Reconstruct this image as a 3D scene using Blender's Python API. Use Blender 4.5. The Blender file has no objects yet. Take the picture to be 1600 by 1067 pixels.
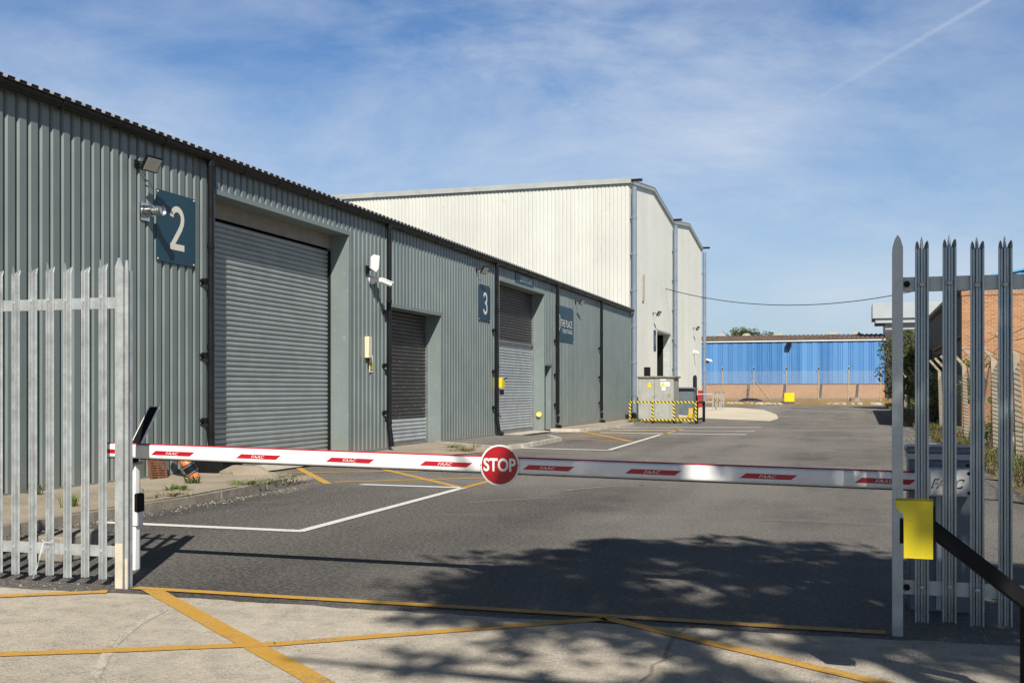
import bpy, bmesh, math, random
from mathutils import Vector, Matrix
R = math.radians
SC = bpy.context.scene
COL = SC.collection
rnd = random.Random(7)
TH = 0.3005                       # yaw of the view against the street axis (+Y)

# ------------------------------------------------------------------ materials
def nd(nt, t, **kw):
    n = nt.nodes.new(t)
    for k, v in kw.items():
        if k in n.inputs: n.inputs[k].default_value = v
        else: setattr(n, k, v)
    return n
def new_mat(name):
    m = bpy.data.materials.new(name); m.use_nodes = True
    nt = m.node_tree; nt.nodes.clear()
    out = nt.nodes.new('ShaderNodeOutputMaterial')
    b = nt.nodes.new('ShaderNodeBsdfPrincipled')
    nt.links.new(b.outputs[0], out.inputs[0])
    return m, nt, b
def mixc(nt, fac, a, b, blend='MIX'):
    m = nt.nodes.new('ShaderNodeMix'); m.data_type = 'RGBA'; m.blend_type = blend
    for s, v in ((m.inputs[0], fac), (m.inputs[6], a), (m.inputs[7], b)):
        if hasattr(v, 'links') or hasattr(v, 'is_output'): nt.links.new(v, s)
        elif isinstance(v, (int, float)): s.default_value = v
        else: s.default_value = (*v[:3], 1)
    return m.outputs[2]
def ramp(nt, fac, a, b, ca=0.0, cb=1.0):
    r = nt.nodes.new('ShaderNodeMapRange'); r.clamp = True
    nt.links.new(fac, r.inputs[0])
    r.inputs[1].default_value = a; r.inputs[2].default_value = b
    r.inputs[3].default_value = ca; r.inputs[4].default_value = cb
    return r.outputs[0]
def coord(nt, scale=(1, 1, 1)):
    tc = nt.nodes.new('ShaderNodeTexCoord'); mp = nt.nodes.new('ShaderNodeMapping')
    mp.inputs['Scale'].default_value = scale
    nt.links.new(tc.outputs['Object'], mp.inputs[0]); return mp.outputs[0]
def noise(nt, vec, scale, detail=4, rough=.55):
    n = nt.nodes.new('ShaderNodeTexNoise'); n.inputs['Scale'].default_value = scale
    n.inputs['Detail'].default_value = detail; n.inputs['Roughness'].default_value = rough
    nt.links.new(vec, n.inputs['Vector']); return n.outputs[0]
def bump(nt, b, h, strength=.3, dist=.01):
    bp = nt.nodes.new('ShaderNodeBump'); bp.inputs['Strength'].default_value = strength
    bp.inputs['Distance'].default_value = dist
    nt.links.new(h, bp.inputs['Height']); nt.links.new(bp.outputs[0], b.inputs['Normal'])
def mat(name, c, rough=.5, metal=0., var=.12, vscale=3., streak=0., streak_c=(.05, .045, .04), spec=.5, bmp=0., bscale=60., spots=0., spot_c=(.5, .5, .48), spot_scale=20.):
    m, nt, b = new_mat(name)
    v = coord(nt)
    n = noise(nt, v, vscale, 5)
    dark = [x * (1 - var) for x in c]; lite = [min(1, x * (1 + var)) for x in c]
    col = mixc(nt, ramp(nt, n, .3, .7), dark, lite)
    if streak:
        s = noise(nt, coord(nt, (6, 6, .35)), 2.2, 5, .65)
        col = mixc(nt, ramp(nt, s, .55, .8, 0, streak), col, streak_c)
    if spots:
        s = noise(nt, v, spot_scale, 3, .6)
        col = mixc(nt, ramp(nt, s, .62, .70, 0, spots), col, spot_c)
    nt.links.new(col, b.inputs['Base Color'])
    b.inputs['Metallic'].default_value = metal
    b.inputs['Specular IOR Level'].default_value = spec
    nt.links.new(ramp(nt, n, .25, .75, max(0, rough - .08), min(1, rough + .08)), b.inputs['Roughness'])
    if bmp: bump(nt, b, noise(nt, v, bscale, 4), bmp)
    return m
M = {}
M['clad'] = mat('grey_green_cladding', (.143, .174, .168), .40, 0, .09, 1.1, .4, (.085, .10, .095))
M['trim'] = mat('grey_green_trim', (.172, .207, .20), .45, 0, .06, 1.5, .3, (.12, .13, .12), spots=.25, spot_c=(.4, .42, .4), spot_scale=9)
M['lintel'] = mat('concrete_lintel', (.24, .22, .195), .8, 0, .15, 4)
M['black'] = mat('black_plastic', (.010, .010, .011), .32, 0, .2, 4, spec=.22)
M['matteblack'] = mat('matt_black_paint', (.009, .009, .010), .55, 0, .2, 6, spec=.15)
M['gutter'] = mat('dark_gutter', (.014, .012, .011), .38, 0, .25, 2, .25, (.04, .03, .025), spec=.2)
M['roof_edge'] = mat('roof_sheet_glint', (.22, .21, .205), .5, 0, .15, 2)  # light tone paints in the glint along the ribbed sheet edge
M['roof'] = mat('dark_roof_sheet', (.075, .062, .058), .55, 0, .25, 2, spots=.4, spot_c=(.2, .19, .17))
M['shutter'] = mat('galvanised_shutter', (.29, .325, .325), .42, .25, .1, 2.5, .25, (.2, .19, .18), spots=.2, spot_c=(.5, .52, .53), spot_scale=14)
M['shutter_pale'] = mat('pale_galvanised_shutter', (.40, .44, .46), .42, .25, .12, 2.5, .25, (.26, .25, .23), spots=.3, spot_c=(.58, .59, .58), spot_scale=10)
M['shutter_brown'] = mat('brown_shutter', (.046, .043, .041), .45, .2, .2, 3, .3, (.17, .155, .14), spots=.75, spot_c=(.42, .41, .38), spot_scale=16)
M['white_clad'] = mat('offwhite_cladding', (.57, .57, .515), .5, 0, .05, .35, .6, (.42, .40, .33), spots=.25, spot_c=(.40, .37, .30), spot_scale=1.6)
M['white_trim'] = mat('grey_eave_trim', (.36, .38, .36), .5, 0, .1, 2)
M['bluegrey'] = mat('bluegrey_pipe', (.17, .21, .26), .4, 0, .12, 2)
M['plinth'] = mat('purple_brick_plinth', (.10, .075, .08), .8, 0, .2, 3)
M['red'] = mat('red_paint', (.45, .012, .018), .4, 0, .08, 4)
M['sign'] = mat('dark_teal_sign', (.012, .048, .072), .45, 0, .08, 2)
M['cream'] = mat('cream_lettering', (.66, .64, .55), .6, 0, .04, 5)
M['white'] = mat('white_paint', (.74, .74, .72), .45, 0, .05, 4)
M['cream_box'] = mat('cream_plastic', (.66, .6, .42), .5, 0, .05, 4)
M['dirty_cream'] = mat('flaking_cream_paint', (.55, .49, .38), .7, 0, .15, 8, spots=.6, spot_c=(.40, .41, .40), spot_scale=18)
M['stopred'] = mat('stop_sign_red', (.36, .006, .012), .4, 0, .08, 5)
M['boomwhite'] = mat('boom_white', (.82, .81, .785), .3, 0, .05, 3, spots=.25, spot_c=(.45, .44, .42), spot_scale=30)
M['boomred'] = mat('boom_red', (.42, .008, .02), .35, 0, .06, 4)
M['cabinet'] = mat('barrier_cabinet_grey', (.17, .195, .235), .45, 0, .08, 3)
M['cabinet_lid'] = mat('barrier_cabinet_lid', (.46, .49, .54), .4, 0, .08, 3)
M['yellow'] = mat('yellow_paint', (.72, .56, .012), .4, 0, .06, 4)
M['dull_yellow'] = mat('dull_yellow_paint', (.42, .30, .03), .5, 0, .2, 6)
M['yellow_box'] = mat('yellow_housing', (.62, .50, .008), .42, 0, .1, 3, spots=.3, spot_c=(.35, .28, .03), spot_scale=26)
M['orange'] = mat('orange_clay_pipe', (.55, .17, .045), .35, 0, .15, 8)
M['steel'] = mat('dull_steel', (.30, .31, .31), .4, .7, .12, 6)
M['chrome'] = mat('stainless_flue', (.62, .62, .62), .18, 1., .05, 6)
M['rust'] = mat('rusty_iron', (.16, .065, .03), .85, 0, .35, 18, bmp=.3)
M['glass_lamp'] = mat('lamp_glass', (.42, .42, .38), .2, 0, .08, 30)
M['transformer'] = mat('weathered_grey_cabinet', (.33, .335, .30), .6, 0, .12, 1.5, .9, (.12, .11, .085), spots=.7, spot_c=(.17, .155, .11), spot_scale=3.5)
M['bin'] = mat('grey_bin_plastic', (.11, .135, .15), .5, 0, .1, 3)
M['conc_post'] = mat('concrete_post', (.34, .29, .215), .9, 0, .18, 6, spots=.3, spot_c=(.2, .17, .12), spot_scale=25, bmp=.3)
M['kerb'] = mat('kerb_concrete', (.25, .22, .175), .92, 0, .25, 6, spots=.5, spot_c=(.12, .1, .08), spot_scale=14, bmp=.5, bscale=40)
M['kerb_pale'] = mat('pale_kerb', (.46, .42, .34), .9, 0, .2, 5, spots=.4, spot_c=(.3, .26, .2), spot_scale=10, bmp=.4)
M['rubble'] = mat('rubble', (.42, .38, .31), .9, 0, .25, 4, bmp=.4)
M['darkwall'] = mat('dark_shed_sheet', (.045, .043, .042), .7, 0, .3, 1.5, .5, (.10, .06, .045))
M['bluetrim'] = mat('faded_blue_sheet', (.10, .33, .52), .6, 0, .15, 1.2, .4, (.05, .16, .26))
M['greyfar'] = mat('pale_grey_panel', (.36, .40, .42), .55, 0, .06, 1)
M['wood'] = mat('dark_stake', (.045, .03, .025), .8, 0, .2, 5)
M['tarp'] = mat('black_tarpaulin', (.02, .02, .022), .6, 0, .3, 4, bmp=.4, bscale=8)
M['brownroof'] = mat('brown_cement_sheet', (.125, .085, .06), .9, 0, .35, .8, spots=.5, spot_c=(.05, .045, .04), spot_scale=3)

def galv(name, base, metal=.45, rough=.42):
    m, nt, b = new_mat(name)
    v = coord(nt)
    vo = nt.nodes.new('ShaderNodeTexVoronoi'); vo.inputs['Scale'].default_value = 55
    nt.links.new(v, vo.inputs['Vector'])
    n = noise(nt, v, 9, 5, .65)
    s = noise(nt, coord(nt, (14, 14, 1.1)), 1.6, 5, .7)
    c = mixc(nt, ramp(nt, n, .3, .7), [x * .72 for x in base], [min(1, x * 1.2) for x in base])
    c = mixc(nt, ramp(nt, vo.outputs['Distance'], 0, .6, 0, .25), c, [x * 1.3 for x in base])
    c = mixc(nt, ramp(nt, s, .56, .72, 0, .5), c, (.24, .22, .19))
    nt.links.new(c, b.inputs['Base Color'])
    b.inputs['Metallic'].default_value = metal
    nt.links.new(ramp(nt, n, .3, .7, rough - .1, rough + .15), b.inputs['Roughness'])
    bump(nt, b, n, .15, .004)
    return m
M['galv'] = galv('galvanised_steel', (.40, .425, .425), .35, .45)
M['galv_shaded'] = galv('shaded_galvanised_steel', (.27, .31, .335), .75, .33)  # darker, bluer copy of the steel: the right fence's shade put into its colour

def asphalt():
    m, nt, b = new_mat('asphalt')
    v = coord(nt)
    fine = noise(nt, v, 90, 3, .75)
    grain = noise(nt, v, 26, 5, .8)
    big = noise(nt, v, .22, 4, .6)
    mid = noise(nt, v, 1.6, 5, .65)
    sweep = noise(nt, coord(nt, (1.0, .12, 1)), .9, 5, .6)      # along the driving direction
    c = mixc(nt, ramp(nt, big, .35, .65), (.145, .134, .120), (.222, .206, .185))
    c = mixc(nt, ramp(nt, mid, .45, .75, 0, .7), c, (.215, .198, .175))
    patch = noise(nt, coord(nt, (1, .5, 1)), .55, 6, .7)
    c = mixc(nt, ramp(nt, patch, .52, .68, 0, .6), c, (.066, .062, .058))
    dust = noise(nt, coord(nt, (1, .45, 1)), 2.6, 7, .75)
    c = mixc(nt, ramp(nt, dust, .60, .80, 0, .6), c, (.30, .28, .25))
    c = mixc(nt, ramp(nt, sweep, .5, .75, 0, .45), c, (.095, .090, .086))
    lane = noise(nt, coord(nt, (1, .05, 1)), .42, 3, .5)
    c = mixc(nt, ramp(nt, lane, .50, .66, 0, .5), c, (.26, .242, .215))
    c = mixc(nt, ramp(nt, grain, .32, .68), [.0, .0, .0], c) if False else c
    g = ramp(nt, grain, .3, .7, .45, 1.6)
    f = ramp(nt, fine, .3, .7, .40, 1.65)
    mu = nt.nodes.new('ShaderNodeMath'); mu.operation = 'MULTIPLY'
    nt.links.new(g, mu.inputs[0]); nt.links.new(f, mu.inputs[1])
    cm = nt.nodes.new('ShaderNodeCombineColor')
    for i in range(3): nt.links.new(mu.outputs[0], cm.inputs[i])
    c = mixc(nt, 1.0, c, cm.outputs[0], 'MULTIPLY')
    # older, coarser and darker surfacing on the bays at the near left
    sp = nt.nodes.new('ShaderNodeSeparateXYZ'); nt.links.new(coord(nt), sp.inputs[0])
    wobn = noise(nt, v, .45, 5, .65)
    ax_ = nt.nodes.new('ShaderNodeMath'); ax_.operation = 'MULTIPLY_ADD'; ax_.inputs[1].default_value = 4.5; nt.links.new(wobn, ax_.inputs[0]); nt.links.new(sp.outputs[0], ax_.inputs[2])
    ay_ = nt.nodes.new('ShaderNodeMath'); ay_.operation = 'MULTIPLY_ADD'; ay_.inputs[1].default_value = 4; nt.links.new(wobn, ay_.inputs[0]); nt.links.new(sp.outputs[1], ay_.inputs[2])
    om = nt.nodes.new('ShaderNodeMath'); om.operation = 'MULTIPLY'
    nt.links.new(ramp(nt, ax_.outputs[0], -1.6, .4, 1, 0), om.inputs[0]); nt.links.new(ramp(nt, ay_.outputs[0], 16.2, 18.6, 1, 0), om.inputs[1])
    old = ramp(nt, grain, .32, .68, .34, 1.0); oc = nt.nodes.new('ShaderNodeCombineColor')
    for i in range(3): nt.links.new(old, oc.inputs[i])
    c = mixc(nt, om.outputs[0], c, mixc(nt, 1.0, c, oc.outputs[0], 'MULTIPLY'))
    # pale scuffs: thin broken arcs from turning tyres
    wv = nt.nodes.new('ShaderNodeTexWave'); wv.wave_type = 'RINGS'; wv.rings_direction = 'Z'
    wv.inputs['Scale'].default_value = .16; wv.inputs['Distortion'].default_value = 3.5; wv.inputs['Detail'].default_value = 2
    wv.inputs['Detail Scale'].default_value = .4
    nt.links.new(coord(nt), wv.inputs['Vector'])
    br = noise(nt, v, .5, 4, .6)
    mm = nt.nodes.new('ShaderNodeMath'); mm.operation = 'MULTIPLY'
    nt.links.new(ramp(nt, wv.outputs['Fac'], .985, 1.0), mm.inputs[0]); nt.links.new(ramp(nt, br, .53, .66, 0, .5), mm.inputs[1])
    c = mixc(nt, mm.outputs[0], c, (.30, .285, .26))
    # small pale stones caught in the surface
    vo = nt.nodes.new('ShaderNodeTexVoronoi'); vo.inputs['Scale'].default_value = 26
    nt.links.new(v, vo.inputs['Vector'])
    sel = noise(nt, v, 6, 2)
    m2 = nt.nodes.new('ShaderNodeMath'); m2.operation = 'MULTIPLY'
    nt.links.new(ramp(nt, vo.outputs['Distance'], .1, .16, 1, 0), m2.inputs[0]); nt.links.new(ramp(nt, sel, .6, .66), m2.inputs[1])
    c = mixc(nt, m2.outputs[0], c, (.34, .32, .28))
    nt.links.new(c, b.inputs['Base Color'])
    b.inputs['Roughness'].default_value = .88; b.inputs['Specular IOR Level'].default_value = .3
    ad = nt.nodes.new('ShaderNodeMath'); nt.links.new(fine, ad.inputs[0]); nt.links.new(grain, ad.inputs[1])
    bump(nt, b, ad.outputs[0], .9, .02)
    return m
M['asphalt'] = asphalt()

def concrete():
    m, nt, b = new_mat('rough_concrete')
    v = coord(nt)
    n1 = noise(nt, v, .45, 5, .6); n2 = noise(nt, v, 5, 5, .7); n3 = noise(nt, v, 60, 3, .7)
    c = mixc(nt, ramp(nt, n1, .35, .65), (.45, .395, .305), (.60, .53, .425))
    c = mixc(nt, ramp(nt, n2, .42, .70, 0, .8), c, (.27, .235, .19))
    c = mixc(nt, ramp(nt, n3, .45, .70, 0, .75), c, (.64, .59, .50))
    lv = noise(nt, coord(nt, (1, .18, 1)), 14, 4, .7)           # broom marks
    c = mixc(nt, ramp(nt, lv, .55, .75, 0, .35), c, (.28, .26, .23))
    vo = nt.nodes.new('ShaderNodeTexVoronoi'); vo.inputs['Scale'].default_value = 42
    vo.inputs['Randomness'].default_value = 1
    nt.links.new(v, vo.inputs['Vector'])
    sel = noise(nt, v, 2.2, 3)
    m2 = nt.nodes.new('ShaderNodeMath'); m2.operation = 'MULTIPLY'
    nt.links.new(ramp(nt, vo.outputs['Distance'], .16, .26, 1, 0), m2.inputs[0]); nt.links.new(ramp(nt, sel, .5, .6, 0, .9), m2.inputs[1])
    c = mixc(nt, m2.outputs[0], c, (.09, .08, .07))
    n4 = noise(nt, v, 95, 2, .8)
    c = mixc(nt, ramp(nt, n4, .52, .70, 0, .6), c, (.20, .175, .14))
    nt.links.new(c, b.inputs['Base Color']); b.inputs['Roughness'].default_value = .9
    b.inputs['Specular IOR Level'].default_value = .3
    bump(nt, b, n3, .9, .015)
    return m
M['concrete'] = concrete()

def weathered_paint(name, c, wear):
    m, nt, b = new_mat(name)
    v = coord(nt)
    n = noise(nt, v, 3.5, 5, .7); f = noise(nt, v, 60, 3, .7)
    col = mixc(nt, ramp(nt, n, .3, .7), [x * .82 for x in c], [min(1, x * 1.1) for x in c])
    ad = nt.nodes.new('ShaderNodeMath'); ad.operation = 'ADD'
    nt.links.new(n, ad.inputs[0]); nt.links.new(f, ad.inputs[1])
    col = mixc(nt, ramp(nt, ad.outputs[0], 1.16 - wear, 1.34 - wear, 0, .75), col, (.14, .13, .12))
    nt.links.new(col, b.inputs['Base Color']); b.inputs['Roughness'].default_value = .75
    bump(nt, b, f, .35, .008)
    return m
M['line_yellow'] = weathered_paint('yellow_line_paint', (.56, .31, .045), .125)
M['line_yellow_old'] = weathered_paint('old_yellow_line_paint', (.58, .34, .06), .05)
M['line_white'] = weathered_paint('white_line_paint', (.76, .74, .69), .09)
M['line_white_old'] = weathered_paint('old_white_line_paint', (.58, .56, .52), .10)

def dirt(name, a, bcol, green, gamt):
    m, nt, b = new_mat(name)
    v = coord(nt)
    n = noise(nt, v, 1.3, 6, .65); f = noise(nt, v, 30, 4, .7); g = noise(nt, v, .55, 4, .6)
    c = mixc(nt, ramp(nt, n, .35, .65), a, bcol)
    c = mixc(nt, ramp(nt, g, .48, .62, 0, gamt), c, green)
    c = mixc(nt, ramp(nt, f, .5, .75, 0, .5), c, [x * .45 for x in a])
    nt.links.new(c, b.inputs['Base Color']); b.inputs['Roughness'].default_value = .95
    bump(nt, b, f, .8, .03)
    return m
M['verge'] = dirt('dry_verge', (.34, .27, .17), (.20, .145, .085), (.13, .135, .04), .55)
M['strawverge'] = dirt('straw_coloured_verge', (.36, .22, .085), (.26, .165, .07), (.13, .12, .04), .4)
M['apron'] = dirt('dusty_apron', (.43, .365, .275), (.33, .275, .205), (.22, .19, .13), .4)

def brick(name, c1, c2, mortar, sc=1.):
    m, nt, b = new_mat(name)
    tc = nt.nodes.new('ShaderNodeTexCoord')
    sp = nt.nodes.new('ShaderNodeSeparateXYZ'); cb = nt.nodes.new('ShaderNodeCombineXYZ')
    nt.links.new(tc.outputs['Object'], sp.inputs[0])
    ad = nt.nodes.new('ShaderNodeMath'); nt.links.new(sp.outputs[0], ad.inputs[0]); nt.links.new(sp.outputs[1], ad.inputs[1])
    nt.links.new(ad.outputs[0], cb.inputs[0]); nt.links.new(sp.outputs[2], cb.inputs[1])
    br = nt.nodes.new('ShaderNodeTexBrick')
    br.inputs['Color1'].default_value = (*c1, 1); br.inputs['Color2'].default_value = (*c2, 1); br.inputs['Mortar'].default_value = (*mortar, 1)
    br.inputs['Scale'].default_value = 1; br.inputs['Brick Width'].default_value = .225 * sc; br.inputs['Row Height'].default_value = .075 * sc
    br.inputs['Mortar Size'].default_value = .01 * sc; br.inputs['Bias'].default_value = -.1
    nt.links.new(cb.outputs[0], br.inputs['Vector'])
    n = noise(nt, coord(nt), .9, 5, .65)
    c = mixc(nt, ramp(nt, n, .45, .75, 0, .5), br.outputs[0], [x * .6 for x in c1])
    nt.links.new(c, b.inputs['Base Color']); b.inputs['Roughness'].default_value = .9
    bump(nt, b, br.outputs['Fac'], -.4, .01)
    return m
M['brick'] = brick('orange_brick', (.43, .185, .07), (.25, .105, .045), (.40, .31, .21))
M['brick_pale'] = brick('pale_orange_brick', (.43, .22, .095), (.34, .165, .07), (.36, .26, .16))

def stripes(name):
    m, nt, b = new_mat(name)
    tc = nt.nodes.new('ShaderNodeTexCoord'); sp = nt.nodes.new('ShaderNodeSeparateXYZ')
    nt.links.new(tc.outputs['Object'], sp.inputs[0])
    a = nt.nodes.new('ShaderNodeMath'); nt.links.new(sp.outputs[0], a.inputs[0]); nt.links.new(sp.outputs[2], a.inputs[1])
    a2 = nt.nodes.new('ShaderNodeMath'); nt.links.new(a.outputs[0], a2.inputs[0]); nt.links.new(sp.outputs[1], a2.inputs[1])
    k = nt.nodes.new('ShaderNodeMath'); k.operation = 'MULTIPLY'; k.inputs[1].default_value = 1 / .165; nt.links.new(a2.outputs[0], k.inputs[0])
    fr = nt.nodes.new('ShaderNodeMath'); fr.operation = 'FRACT'; nt.links.new(k.outputs[0], fr.inputs[0])
    g = nt.nodes.new('ShaderNodeMath'); g.operation = 'GREATER_THAN'; g.inputs[1].default_value = .5; nt.links.new(fr.outputs[0], g.inputs[0])
    c = mixc(nt, g.outputs[0], (.015, .014, .012), (.70, .55, .03))
    nt.links.new(c, b.inputs['Base Color']); b.inputs['Roughness'].default_value = .5
    return m
M['hazard'] = stripes('hazard_stripes')

def blue_mat():
    m, nt, b = new_mat('blue_cladding')
    tc = nt.nodes.new('ShaderNodeTexCoord'); sp = nt.nodes.new('ShaderNodeSeparateXYZ'); nt.links.new(tc.outputs['Object'], sp.inputs[0])
    k = nt.nodes.new('ShaderNodeMath'); k.operation = 'MULTIPLY'; k.inputs[1].default_value = 1.25; nt.links.new(sp.outputs[0], k.inputs[0])
    fl = nt.nodes.new('ShaderNodeMath'); fl.operation = 'FLOOR'; nt.links.new(k.outputs[0], fl.inputs[0])
    wn = nt.nodes.new('ShaderNodeTexWhiteNoise'); wn.noise_dimensions = '1D'; nt.links.new(fl.outputs[0], wn.inputs['W'])
    c = mixc(nt, wn.outputs['Value'], (.048, .17, .40), (.10, .265, .53))
    n = noise(nt, coord(nt, (3, 3, .4)), 1.5, 4, .6)
    c = mixc(nt, ramp(nt, n, .5, .75, 0, .4), c, (.14, .31, .54))
    nt.links.new(c, b.inputs['Base Color']); b.inputs['Roughness'].default_value = .45
    return m
M['blue'] = blue_mat()

def mesh_mat(name, c, cell=.055, wire=.0035):
    """chain link: diamond wires, open between them"""
    m = bpy.data.materials.new(name); m.use_nodes = True
    nt = m.node_tree; nt.nodes.clear()
    out = nt.nodes.new('ShaderNodeOutputMaterial')
    b = nt.nodes.new('ShaderNodeBsdfPrincipled'); b.inputs['Base Color'].default_value = (*c, 1); b.inputs['Roughness'].default_value = .5
    tr = nt.nodes.new('ShaderNodeBsdfTransparent'); mx = nt.nodes.new('ShaderNodeMixShader')
    tc = nt.nodes.new('ShaderNodeTexCoord'); sp = nt.nodes.new('ShaderNodeSeparateXYZ'); nt.links.new(tc.outputs['Object'], sp.inputs[0])
    h = nt.nodes.new('ShaderNodeMath'); nt.links.new(sp.outputs[0], h.inputs[0]); nt.links.new(sp.outputs[1], h.inputs[1])
    res = []
    for op in ('ADD', 'SUBTRACT'):
        s = nt.nodes.new('ShaderNodeMath'); s.operation = op; nt.links.new(h.outputs[0], s.inputs[0]); nt.links.new(sp.outputs[2], s.inputs[1])
        k = nt.nodes.new('ShaderNodeMath'); k.operation = 'MULTIPLY'; k.inputs[1].default_value = 1 / (cell * 1.414); nt.links.new(s.outputs[0], k.inputs[0])
        f = nt.nodes.new('ShaderNodeMath'); f.operation = 'FRACT'; nt.links.new(k.outputs[0], f.inputs[0])
        l = nt.nodes.new('ShaderNodeMath'); l.operation = 'LESS_THAN'; l.inputs[1].default_value = wire * 1.4 / cell; nt.links.new(f.outputs[0], l.inputs[0])
        res.append(l.outputs[0])
    mxx = nt.nodes.new('ShaderNodeMath'); mxx.operation = 'MAXIMUM'; nt.links.new(res[0], mxx.inputs[0]); nt.links.new(res[1], mxx.inputs[1])
    nt.links.new(mxx.outputs[0], mx.inputs[0]); nt.links.new(tr.outputs[0], mx.inputs[1]); nt.links.new(b.outputs[0], mx.inputs[2])
    nt.links.new(mx.outputs[0], out.inputs[0])
    return m
M['chain_green'] = mesh_mat('green_chain_link', (.07, .17, .14), .065, .0105)
M['chain_grey'] = mesh_mat('grey_chain_link', (.38, .40, .42), .055, .004)

def leaf_mat(name, a, c):
    m = bpy.data.materials.new(name); m.use_nodes = True
    nt = m.node_tree; nt.nodes.clear()
    out = nt.nodes.new('ShaderNodeOutputMaterial')
    d = nt.nodes.new('ShaderNodeBsdfPrincipled'); d.inputs['Roughness'].default_value = .55
    t = nt.nodes.new('ShaderNodeBsdfTranslucent'); mx = nt.nodes.new('ShaderNodeMixShader'); mx.inputs[0].default_value = .25
    n = noise(nt, coord(nt), 1.4, 4, .6); f = noise(nt, coord(nt), 14, 2, .6)
    col = mixc(nt, ramp(nt, n, .35, .65), a, c)
    col = mixc(nt, ramp(nt, f, .35, .65, 0, .5), col, [min(1, x * 1.5) for x in c])
    nt.links.new(col, d.inputs['Base Color']); nt.links.new(col, t.inputs['Color'])
    nt.links.new(d.outputs[0], mx.inputs[1]); nt.links.new(t.outputs[0], mx.inputs[2]); nt.links.new(mx.outputs[0], out.inputs[0])
    return m
M['leaf'] = leaf_mat('green_leaf', (.045, .075, .018), (.09, .125, .03))
M['leaf_lite'] = leaf_mat('light_green_leaf', (.10, .15, .03), (.17, .21, .05))
M['leaf_dark'] = leaf_mat('olive_leaf', (.035, .05, .014), (.085, .095, .028))
M['leaf_dry'] = leaf_mat('dry_grass', (.17, .14, .055), (.22, .185, .08))
M['bark'] = mat('bark', (.09, .07, .05), .9, 0, .3, 8, bmp=.5)

def splash(m):
    nt = m.node_tree; b = next(n for n in nt.nodes if n.type == 'BSDF_PRINCIPLED'); l = b.inputs['Base Color'].links[0]; src = l.from_socket
    tc = nt.nodes.new('ShaderNodeTexCoord'); sp = nt.nodes.new('ShaderNodeSeparateXYZ'); nt.links.new(tc.outputs['Object'], sp.inputs[0])
    n = noise(nt, coord(nt, (1.5, 1.5, .6)), 2.5, 6, .7); k = nt.nodes.new('ShaderNodeMath'); k.operation = 'MULTIPLY_ADD'; k.inputs[1].default_value = -1.6
    nt.links.new(n, k.inputs[0]); nt.links.new(sp.outputs[2], k.inputs[2])
    c = mixc(nt, ramp(nt, k.outputs[0], -.75, -.15, .4, 0), src, (.20, .18, .145)); nt.links.new(c, b.inputs['Base Color'])
splash(M['clad']); splash(M['trim']); splash(M['shutter']); splash(M['shutter_brown'])
def bands(m, axis, pitch, amt):
    """each sheet or slat weathered a little differently"""
    nt = m.node_tree; b = next(n for n in nt.nodes if n.type == 'BSDF_PRINCIPLED'); src = b.inputs['Base Color'].links[0].from_socket
    tc = nt.nodes.new('ShaderNodeTexCoord'); sp = nt.nodes.new('ShaderNodeSeparateXYZ'); nt.links.new(tc.outputs['Object'], sp.inputs[0])
    k = nt.nodes.new('ShaderNodeMath'); k.operation = 'MULTIPLY'; k.inputs[1].default_value = 1 / pitch
    if axis == 'h':
        a = nt.nodes.new('ShaderNodeMath'); nt.links.new(sp.outputs[0], a.inputs[0]); nt.links.new(sp.outputs[1], a.inputs[1]); nt.links.new(a.outputs[0], k.inputs[0])
    else: nt.links.new(sp.outputs[2], k.inputs[0])
    fl = nt.nodes.new('ShaderNodeMath'); fl.operation = 'FLOOR'; nt.links.new(k.outputs[0], fl.inputs[0])
    wn = nt.nodes.new('ShaderNodeTexWhiteNoise'); wn.noise_dimensions = '1D'; nt.links.new(fl.outputs[0], wn.inputs['W'])
    f = ramp(nt, wn.outputs['Value'], 0, 1, 1 - amt, 1 + amt); cc = nt.nodes.new('ShaderNodeCombineColor')
    for i in range(3): nt.links.new(f, cc.inputs[i])
    nt.links.new(mixc(nt, 1.0, src, cc.outputs[0], 'MULTIPLY'), b.inputs['Base Color'])
bands(M['clad'], 'h', 1.0665, .07); bands(M['white_clad'], 'h', 1.0, .035)
for k_ in ('shutter', 'shutter_pale', 'shutter_brown'): bands(M[k_], 'v', .094, .075)
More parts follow.
